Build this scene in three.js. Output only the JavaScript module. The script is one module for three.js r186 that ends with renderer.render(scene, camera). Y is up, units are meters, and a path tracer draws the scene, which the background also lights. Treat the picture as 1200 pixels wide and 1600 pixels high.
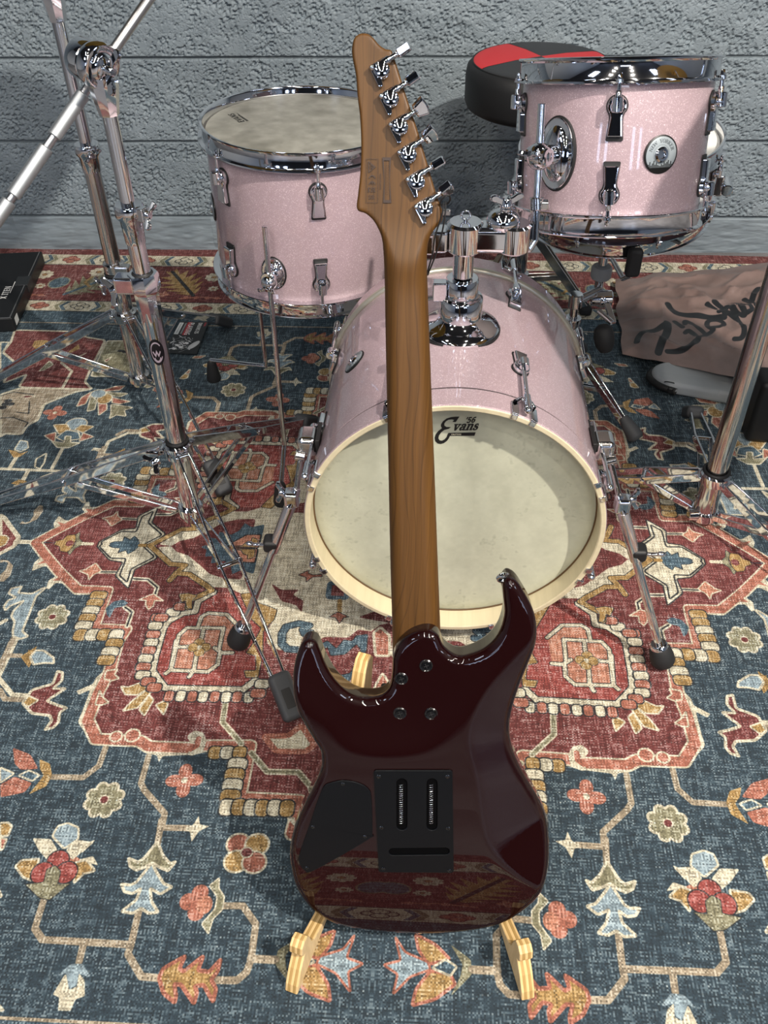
import * as THREE from 'three';
import { mergeGeometries } from 'three/addons/utils/BufferGeometryUtils.js';
import { RoundedBoxGeometry } from 'three/addons/geometries/RoundedBoxGeometry.js';
import { RectAreaLightUniformsLib } from 'three/addons/lights/RectAreaLightUniformsLib.js';
RectAreaLightUniformsLib.init();

// ---------------------------------------------------------------- camera, light, exposure
const scene = new THREE.Scene();
scene.background = new THREE.Color(0x050506);
const V = (x, y, z) => new THREE.Vector3(x, y, z);
const camera = new THREE.PerspectiveCamera(60.2, 0.75, 0.02, 60);
camera.position.set(0, 1.1195, 0);
camera.up.set(-0.0268, 0.7457, -0.6657);
camera.lookAt(-0.0442, 1.1195 - 0.6660, -0.7446);
camera.updateMatrixWorld();
const renderer = new THREE.WebGLRenderer({ antialias: true });
renderer.toneMapping = THREE.LinearToneMapping;
renderer.toneMappingExposure = 0.55;
renderer.shadowMap.enabled = true;
// ceiling spots: [x, z, intensity, lamp radius in cm / 2]; the first one throws the clear shadows
const CEILING = 3.15;
const SPOTS = [[1.75, 0.50, 92, 'ceiling spot lamp hanging alone on the right, brightest of all']];
for (const [x, row] of [[-0.95, 'left'], [0.60, 'right']]) [[-0.75, 3, 'first'], [0.15, 7, 'second'], [0.95, 11, 'third'], [1.75, 9, 'fourth'], [2.6, 8, 'fifth'], [3.5, 8, 'last']].forEach(([z, I, n]) => SPOTS.push([x, z, I * 0.82, `ceiling spot lamp, ${n} from the block wall in the ${row} row`]));
const PANELS = [[-2.6, 1.9, 15, 0.58, 1.18, 'wide cool white ceiling panel lamp towards the left wall'], [2.6, 2.2, 15, 0.58, 1.18, 'wide cool white ceiling panel lamp towards the right wall'], [-1.75, 0.1, 7, 0.12, 1.18, 'narrow ceiling tube lamp on the left above the cymbal stands'], [2.35, -0.7, 10, 0.12, 1.18, 'narrow ceiling tube lamp on the right above the brown bag'], [0.0, 4.6, 12, 1.18, 0.2, 'ceiling tube lamp set crosswise near the shop windows']];   // [x, z, intensity, width, length, label]
const WINDOWS = [[-3.4, 2.05, 0.5, 1.3, 10], [-2.1, 2.05, 0.5, 1.3, 10], [2.2, 2.05, 0.5, 1.3, 10], [3.5, 2.05, 0.5, 1.3, 10]];   // shop windows in the wall behind the viewer [x, y, width, height, brightness]

// ---------------------------------------------------------------- helpers
let seed = 12345;
const rnd = () => { seed = (seed * 1664525 + 1013904223) >>> 0; return seed / 4294967296; };
const h2 = (i, j) => { let n = (i * 374761393 + j * 668265263) | 0; n = Math.imul(n ^ (n >>> 13), 1274126177); n ^= n >>> 16; return (n >>> 0) / 4294967296; };
const sm = t => t * t * (3 - 2 * t);
const noise = (x, y) => { const i = Math.floor(x), j = Math.floor(y), u = sm(x - i), v = sm(y - j); return (h2(i, j) * (1 - u) + h2(i + 1, j) * u) * (1 - v) + (h2(i, j + 1) * (1 - u) + h2(i + 1, j + 1) * u) * v; };
const fbm = (x, y, o = 4) => { let s = 0, a = 0.5, n = 0; for (let k = 0; k < o; k++) { s += a * noise(x, y); n += a; a *= 0.5; x = x * 2.03 + 17; y = y * 2.03 + 5; } return s / n; };
const clamp = (x, a, b) => Math.max(a, Math.min(b, x));
const sstep = (a, b, x) => sm(clamp((x - a) / (b - a), 0, 1));
function canvasTex(w, h, draw, srgb = true, wrap = false) {
  const c = document.createElement('canvas'); c.width = w; c.height = h;
  draw(c.getContext('2d'), w, h);
  const t = new THREE.CanvasTexture(c);
  if (srgb) t.colorSpace = THREE.SRGBColorSpace;
  if (wrap) t.wrapS = t.wrapT = THREE.RepeatWrapping;
  return t;
}
function dataTex(w, h, f, srgb = true, wrap = true) {
  const d = new Uint8Array(w * h * 4);
  for (let j = 0; j < h; j++) for (let i = 0; i < w; i++) { const c = f(i, j); const k = 4 * (j * w + i); d[k] = clamp(c[0], 0, 255); d[k + 1] = clamp(c[1], 0, 255); d[k + 2] = clamp(c[2], 0, 255); d[k + 3] = c[3] === undefined ? 255 : c[3]; }
  const t = new THREE.DataTexture(d, w, h); t.magFilter = THREE.LinearFilter; t.minFilter = THREE.LinearFilter;
  if (srgb) t.colorSpace = THREE.SRGBColorSpace;
  if (wrap) t.wrapS = t.wrapT = THREE.RepeatWrapping;
  t.needsUpdate = true; return t;
}
const std = o => new THREE.MeshStandardMaterial(o);
const phy = o => new THREE.MeshPhysicalMaterial(o);
const used = {};
const numbered = n => { const k = used[n] = (used[n] || 0) + 1; return k === 1 ? n : n + '_' + String(k - 1).padStart(3, '0'); };
function flatten(gs) {
  gs = (Array.isArray(gs) ? gs.flat(Infinity) : [gs]).map(g => { g = g.index ? g.toNonIndexed() : g; for (const k of Object.keys(g.attributes)) if (!['position', 'normal', 'uv'].includes(k)) g.deleteAttribute(k); if (!g.attributes.uv) g.setAttribute('uv', new THREE.BufferAttribute(new Float32Array(g.attributes.position.count * 2), 2)); return g; });
  return gs.length === 1 ? gs[0] : mergeGeometries(gs);
}
// a thing: a Group at its base; parts are given in world space and moved into it
function thing(name, label, category, base, group) {
  const o = new THREE.Group(); o.name = numbered(name); o.position.copy(base); o.userData = { label, category };
  if (group) o.userData.group = group;
  scene.add(o); return o;
}
function part(o, name, gs, mat, label, at) {
  const g = flatten(gs).clone(); const m = new THREE.Mesh(g, mat); m.name = name; m.castShadow = m.receiveShadow = true;
  const p = V(0, 0, 0); for (let q = o; q; q = q.parent) p.add(q.position);
  g.translate(-p.x, -p.y, -p.z); if (label) m.userData.label = label;
  o.add(m); return m;
}
function single(name, label, category, gs, mat, base, group, kind) {
  const g = flatten(gs).clone(); g.translate(-base.x, -base.y, -base.z);
  const m = new THREE.Mesh(g, mat); m.name = numbered(name); m.position.copy(base); m.castShadow = m.receiveShadow = true;
  m.userData = kind ? { kind, label } : { label, category }; if (group) m.userData.group = group;
  scene.add(m); return m;
}
function struct(name, gs, mat, label) { const m = new THREE.Mesh(flatten(gs), mat); m.name = name; m.userData = { kind: 'structure', label }; m.castShadow = m.receiveShadow = true; scene.add(m); return m; }
const UP = V(0, 1, 0);
function frame(o, y, zHint) {   // matrix whose local y axis is y, local z as near zHint as possible
  y = y.clone().normalize(); let x = new THREE.Vector3().crossVectors(y, zHint); if (x.lengthSq() < 1e-9) x = new THREE.Vector3().crossVectors(y, V(1, 0.01, 0.02)); x.normalize();
  const z = new THREE.Vector3().crossVectors(x, y).normalize();
  return new THREE.Matrix4().makeBasis(x, y, z).setPosition(o);
}
const xf = (g, m) => { g = g.clone(); g.applyMatrix4(m); return g; };
const mv = (g, x, y, z) => { g = g.clone(); g.translate(x, y, z); return g; };
const rx = (g, a) => { g = g.clone(); g.rotateX(a); return g; };
const ry = (g, a) => { g = g.clone(); g.rotateY(a); return g; };
const rz = (g, a) => { g = g.clone(); g.rotateZ(a); return g; };
function rod(p, q, r0, r1 = r0, seg = 20) {   // capped cylinder from p to q with a softened rim
  const L = p.distanceTo(q), e = Math.min(r0, r1, L) * 0.14;
  const g = new THREE.LatheGeometry([[0, 0], [r0 - e, 0], [r0, e], [r1, L - e], [r1 - e, L], [0, L]].map(a => new THREE.Vector2(...a)), seg);
  return xf(crease(g), frame(p, q.clone().sub(p), V(0, 0, 1)));
}
function crease(g) { g = g.toNonIndexed(); g.computeVertexNormals(); return smoothN(g, 0.75); }
function smoothN(g, lim) {   // join normals of faces that meet at less than about 40 degrees
  const p = g.attributes.position, n = g.attributes.normal, map = new Map();
  for (let i = 0; i < p.count; i++) { const k = Math.round(p.getX(i) * 2e5) + '_' + Math.round(p.getY(i) * 2e5) + '_' + Math.round(p.getZ(i) * 2e5); if (!map.has(k)) map.set(k, []); map.get(k).push(i); }
  const out = new Float32Array(p.count * 3), fl = []; for (let i = 0; i < p.count; i++) fl.push([n.getX(i), n.getY(i), n.getZ(i)]);
  for (const l of map.values()) for (const i of l) { let x = 0, y = 0, z = 0; for (const j of l) { const d = fl[i][0] * fl[j][0] + fl[i][1] * fl[j][1] + fl[i][2] * fl[j][2]; if (d > lim) { x += fl[j][0]; y += fl[j][1]; z += fl[j][2]; } } const L = Math.hypot(x, y, z) || 1; out[3 * i] = x / L; out[3 * i + 1] = y / L; out[3 * i + 2] = z / L; }
  g.setAttribute('normal', new THREE.BufferAttribute(out, 3)); return g;
}
const lathe = (pts, seg = 48, lim = 0.75) => { const g = new THREE.LatheGeometry(pts.map(a => new THREE.Vector2(...a)), seg).toNonIndexed(); g.computeVertexNormals(); return smoothN(g, lim); };
const tube = (pts, r, n = 24, seg = 12, closed = false, tension = 0.5) => new THREE.TubeGeometry(new THREE.CatmullRomCurve3(pts, closed, 'catmullrom', tension), n, r, seg, closed);
function bent(pts, r, seg = 12) {   // straight runs with ball joints
  const gs = []; for (let i = 0; i + 1 < pts.length; i++) gs.push(rod(pts[i], pts[i + 1], r, r, seg)); for (let i = 1; i + 1 < pts.length; i++) gs.push(ball(pts[i], r * 1.0)); return gs;
}
const ball = (p, r, sx = 1, sy = 1, sz = 1) => { const g = new THREE.SphereGeometry(r, 20, 14); g.scale(sx, sy, sz); g.translate(p.x, p.y, p.z); return g; };
const box = (w, h, d, r = 0.002, s = 2) => new RoundedBoxGeometry(w, h, d, s, Math.min(r, w / 2.1, h / 2.1, d / 2.1));
function bar(p, q, w, t, zHint = UP, r = 0.0015) { const L = p.distanceTo(q); return xf(mv(box(w, L, t, r), 0, L / 2, 0), frame(p, q.clone().sub(p), zHint)); }
function extrude(shape, depth, bevel = 0.001, seg = 3, curve = 12) { return new THREE.ExtrudeGeometry(shape, { depth, bevelEnabled: bevel > 0, bevelThickness: bevel, bevelSize: bevel, bevelOffset: -bevel, bevelSegments: seg, curveSegments: curve }); }
const poly = pts => new THREE.Shape(pts.map(a => new THREE.Vector2(a[0], a[1])));
const spline = (pts, n = 8) => new THREE.Shape(new THREE.SplineCurve([...pts, pts[0]].map(a => new THREE.Vector2(a[0], a[1]))).getPoints(pts.length * n).slice(0, -1));
const sph = (az, r, y) => V(r * Math.sin(az), y, r * Math.cos(az));
const deg = Math.PI / 180;

// ---------------------------------------------------------------- materials
const M = {};
M.chrome = std({ color: 0xe2e3e6, metalness: 1, roughness: 0.055 });
M.chromeWorn = std({ color: 0xd6d4d2, metalness: 1, roughness: 0.12 });
M.steel = std({ color: 0xb9bbbd, metalness: 1, roughness: 0.3 });
M.alu = std({ color: 0xb4b9bc, metalness: 1, roughness: 0.5 });
M.black = std({ color: 0x121213, roughness: 0.55 });
M.rubber = std({ color: 0x17181a, roughness: 0.72 });
M.greyRubber = std({ color: 0x3b3d40, roughness: 0.65 });
M.nylon = std({ color: 0x8d9092, roughness: 0.5 });
M.gloss = phy({ color: 0x070708, roughness: 0.22, clearcoat: 0.6, clearcoatRoughness: 0.08 });
const pinkTex = dataTex(512, 512, (i, j) => { const f = h2(i + 7, j * 3 + 1), b = h2((i >> 1) + 91, (j >> 1) + 17); const k = (f > 0.96 ? 62 : f * 14 - 7) + (b > 0.975 ? 40 : 0); return [166 + k, 145 + k, 151 + k]; });
pinkTex.repeat.set(1.6, 1.6);
M.pink = phy({ map: pinkTex, roughness: 0.42, metalness: 0.12, clearcoat: 1, clearcoatRoughness: 0.03 });
M.maroonShell = phy({ color: 0x2c0608, roughness: 0.3, clearcoat: 1, clearcoatRoughness: 0.04 });
const mapleTex = dataTex(256, 256, (i, j) => { const g = fbm(i / 60, j / 5, 3); const k = (g - 0.5) * 12; return [206 + k, 194 + k, 162 + k]; });
M.maple = phy({ map: mapleTex, roughness: 0.4, clearcoat: 0.35, clearcoatRoughness: 0.2 });
const headTex = dataTex(512, 512, (i, j) => { const a = fbm(i / 70, j / 70, 5), b = fbm(i / 9 + 40, j / 9, 3), c = fbm(i / 130 + 9, j / 130 + 3, 3); let k = (a - 0.5) * 26 + (b - 0.5) * 12; if (b > 0.62 && c > 0.48) k -= (b - 0.62) * 90; return [187 + k, 188 + k, 167 + k * 0.95]; }, true, false);
M.skin = std({ map: headTex, roughness: 0.62 });
const tomHeadTex = dataTex(512, 512, (i, j) => { const r = Math.hypot(i - 256, j - 256) / 256, a = fbm(i / 26, j / 26, 5), c = fbm(i / 90 + 4, j / 90 + 8, 3); let k = (a - 0.5) * 40; if (c > 0.52) k -= (c - 0.52) * 160 * sstep(0.15, 0.7, r) * (0.5 + a); return [134 + k, 133 + k, 125 + k]; }, true, false);
M.tomHead = std({ map: tomHeadTex, roughness: 0.5 });
M.whiteHead = std({ color: 0xe9e9e4, roughness: 0.5 });
M.ring = std({ color: 0xb8b4a6, metalness: 0.7, roughness: 0.32 });

// ---------------------------------------------------------------- room
const wallN = V(Math.sin(0.0234), 0, Math.cos(0.0234));
const WALLD = 2.376, FLOORY = -0.006;
const concTex = dataTex(512, 512, (i, j) => { const k = (fbm(i / 80, j / 80, 5) - 0.5) * 50 + (h2(i, j) - 0.5) * 10; return [112 + k, 110 + k, 111 + k]; });
concTex.repeat.set(1, 1);
{
  const g = new THREE.BoxGeometry(9, 0.1, 9.2); g.translate(0, FLOORY - 0.05, 1.9);
  const uv = g.attributes.uv; for (let i = 0; i < uv.count; i++) uv.setXY(i, uv.getX(i) * 4.5, uv.getY(i) * 4.6);
  struct('floor', g, std({ map: concTex, roughness: 0.45 }), 'grey concrete shop floor under the rug');
  struct('ceiling', mv(new THREE.BoxGeometry(9, 0.1, 9.2), 0, CEILING + 0.12, 1.9), std({ color: 0x3c3c40, roughness: 0.9 }), 'dark ceiling above the frame');
  const side = std({ color: 0xb9bdc0, roughness: 0.8 });
  struct('wall_left', mv(new THREE.BoxGeometry(0.1, 3.4, 9.2), -4.5, 1.6, 1.9), side, 'grey side wall');
  struct('wall_right', mv(new THREE.BoxGeometry(0.1, 3.4, 9.2), 4.5, 1.6, 1.9), side, 'grey side wall');
  struct('wall_front', mv(new THREE.BoxGeometry(9, 3.4, 0.1), 0, 1.6, 6.5), std({ color: 0x3a3a3e, roughness: 0.85 }), 'grey wall behind the viewer');
  WINDOWS.forEach(([x, y, w, h, I], k) => {
    const g = new THREE.Group(); g.name = 'window_' + (k + 1); g.userData = { kind: 'structure', label: 'bright shop window in the wall behind the viewer' }; scene.add(g);
    part(g, 'window_frame', [[0, h / 2, w + 0.08, 0.06], [0, -h / 2, w + 0.08, 0.06], [-w / 2, 0, 0.06, h], [w / 2, 0, 0.06, h], [0, 0, 0.04, h]].map(([dx, dy, a, b]) => mv(new THREE.BoxGeometry(a, b, 0.06), x + dx, y + dy, 6.43)), std({ color: 0x2a2a2c, roughness: 0.5 }));
    for (const sd of [-1, 1]) part(g, 'window_pane', mv(new THREE.BoxGeometry(w / 2 - 0.05, h - 0.06, 0.01), x + sd * w / 4, y, 6.44), new THREE.MeshStandardMaterial({ color: 0xffffff, emissive: 0xcfe0ff, emissiveIntensity: I }));
    const L = new THREE.RectAreaLight(0xcfe0ff, I, w, h); L.position.set(x, y, 6.39); L.lookAt(x, y, 0); L.name = 'window_light'; scene.add(L);
  });
}
// painted block wall: every course is a piece of its own, proud of the recessed joints
const pitTex = canvasTex(1024, 1024, (c, w, h) => {
  const im = c.createImageData(w, h);
  for (let j = 0; j < h; j++) for (let i = 0; i < w; i++) {
    const P = 1024, wr = (x, y, s) => { const a = i / P, b = j / P; return 0; };
    const a = fbm(i / 7.5, j / 6.2, 2), b = fbm(i / 40 + 50, j / 30 + 9, 3), d = fbm(i / 4 + 9, j / 4, 2);
    const cut = 0.45 + (b - 0.5) * 0.45; let v = 205 + (b - 0.5) * 40 + (d - 0.5) * 46 - 150 * sstep(cut + 0.02, cut - 0.10, a);
    const k = 4 * (j * w + i); im.data[k] = im.data[k + 1] = im.data[k + 2] = clamp(v, 0, 255); im.data[k + 3] = 255;
  }
  c.putImageData(im, 0, 0);
}, false, true);
const smoothTex = dataTex(512, 512, (i, j) => { const v = 150 + (fbm(i / 60, j / 14, 4) - 0.5) * 220; return [v, v, v]; }, false);
const wallTint = dataTex(256, 256, (i, j) => { const k = (fbm(i / 24, j / 24, 4) - 0.5) * 26; return [121 + k, 132 + k, 139 + k]; });
M.block = std({ map: wallTint, roughness: 0.62, bumpMap: pitTex, bumpScale: 0.0012 });
M.blockSmooth = std({ map: wallTint, roughness: 0.55, bumpMap: smoothTex, bumpScale: 0.004 });
{
  const W = 8.9, wm = new THREE.Matrix4().makeRotationY(0.0234).setPosition(wallN.clone().multiplyScalar(-WALLD));
  const wall = new THREE.Group(); wall.name = 'wall_back'; wall.userData = { kind: 'structure', label: 'grey painted block wall with recessed level joints' }; scene.add(wall);
  part(wall, 'mortar_bed', xf(mv(new THREE.BoxGeometry(W, 3.3, 0.1), 0, 1.6 - 0.02, -0.0565), wm), std({ map: wallTint, color: 0xb9b9b9, roughness: 0.8 }));
  const joints = [-0.02]; for (let k = 0; k < 16; k++) joints.push(0.0965 + k * 0.2032);
  for (let k = 0; k + 1 < joints.length; k++) {
    const y0 = joints[k] + 0.0022, y1 = joints[k + 1] - 0.0022, e = 0.004, seen = k < 4;
    // face of the course: a fine relief of pits where it is in view, coarse further along; rounded arrises, returns into the joint
    const xs = [], ys = []; for (let x = -W / 2; x < -1.32; x += 0.12) xs.push(x); for (let x = -1.32; x < 1.36; x += seen ? 0.0021 : 0.12) xs.push(x); for (let x = 1.36; x <= W / 2; x += 0.12) xs.push(x); xs.push(W / 2);
    const ny = seen ? Math.round((y1 - y0) / 0.0021) : 6; for (let j = 0; j <= ny; j++) ys.push(y0 + (y1 - y0) * j / ny);
    const rows = ys.length + 2, pos = [], uv = [], idx = [];
    for (const x of xs) for (let j = 0; j < rows; j++) {
      const y = j === 0 ? y0 : j === rows - 1 ? y1 : ys[j - 1], d = Math.min(y - y0, y1 - y), rim = d < e ? -e * (1 - Math.sqrt(Math.max(0, 1 - (1 - d / e) ** 2))) : 0;
      const swell = (fbm(x * 3 + k * 7, y * 4, 2) - 0.5) * 0.004, jy = (noise(x * 9 + k * 31, y * 50) - 0.5) * 0.0016, u = x * 1000 + k * 517, v = y * 1000;
      let pit = 0; if (seen && k > 0) { const n = fbm(u / 5.2, v / 4.2, 2), b = fbm(u / 46 + 50, v / 30 + 9, 3), cut = 0.42 + (b - 0.5) * 0.6; pit = -0.0058 * sstep(cut + 0.03, cut - 0.2, n) + (fbm(u / 13 + 7, v / 11, 2) - 0.5) * 0.0012; } else if (seen) pit = (fbm(u / 40, v / 9, 3) - 0.5) * 0.004;
      pos.push(x, y + jy, j === 0 || j === rows - 1 ? -0.03 : rim + swell + pit * clamp(d / 0.004, 0, 1)); uv.push(x / 0.56 + k * 0.37, y / 0.56);
    }
    for (let i = 0; i + 1 < xs.length; i++) for (let j = 0; j + 1 < rows; j++) { const q = i * rows + j, r = q + rows; idx.push(q, r, r + 1, q, r + 1, q + 1); }
    const g = new THREE.BufferGeometry(); g.setAttribute('position', new THREE.Float32BufferAttribute(pos, 3)); g.setAttribute('uv', new THREE.Float32BufferAttribute(uv, 2)); g.setIndex(idx); g.applyMatrix4(wm); g.computeVertexNormals();
    const m = new THREE.Mesh(g, k === 0 ? M.blockSmooth : M.block); m.name = 'block_course'; m.castShadow = m.receiveShadow = true; wall.add(m);
  }
}
// lamps
const lampGlow = new THREE.MeshStandardMaterial({ color: 0xffffff, emissive: 0xfff1de, emissiveIntensity: 14, roughness: 0.4 });
SPOTS.forEach(([x, z, I, label]) => {
  const b = V(x, CEILING, z), aim = V(x * 0.25, 0, -1.1 + (z + 1.1) * 0.35);
  const t = thing('spot_lamp', label, 'lamp', b, 'ceiling spot lamps');
  const dir = aim.clone().sub(b).normalize(), c = b.clone().add(V(0, -0.09, 0));
  part(t, 'stem', rod(b.clone().add(V(0, 0.065, 0)), c, 0.008), M.black);
  part(t, 'housing', xf(lathe([[0, -0.11], [0.04, -0.11], [0.045, -0.1], [0.045, -0.002], [0.041, 0], [0.039, -0.02], [0, -0.02]], 28), frame(c.clone().addScaledVector(dir, 0.04), dir, V(0, 0, 1))), M.black);
  part(t, 'lens', xf(lathe([[0, -0.012], [0.037, -0.012], [0.037, -0.006], [0, -0.004]], 28), frame(c.clone().addScaledVector(dir, 0.04), dir, V(0, 0, 1))), lampGlow);
  const L = new THREE.SpotLight(0xfff6ea, I, 0, 1.15, 0.6, 2); L.position.copy(c.clone().addScaledVector(dir, 0.055)); L.target.position.copy(aim); L.shadow.radius = I > 40 ? 1.8 : 3; L.castShadow = true; L.name = 'spot_light';
  scene.add(L); scene.add(L.target);
});
PANELS.forEach(([x, z, I, w, l, label]) => {
  const t = thing('panel_lamp', label, 'lamp', V(x, CEILING + 0.07, z), 'ceiling light panels');
  part(t, 'frame', mv(box(w + 0.04, 0.04, l + 0.04, 0.004), x, CEILING + 0.05, z), M.nylon);
  part(t, 'diffuser', mv(box(w, 0.006, l, 0.001), x, CEILING + 0.029, z), new THREE.MeshStandardMaterial({ color: 0xffffff, emissive: 0xdfeaff, emissiveIntensity: 5 }));
  const L = new THREE.RectAreaLight(0xdfeaff, I, w, l); L.position.set(x, CEILING + 0.02, z); L.lookAt(x, 0, z); L.name = 'panel_light'; scene.add(L);
});

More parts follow.
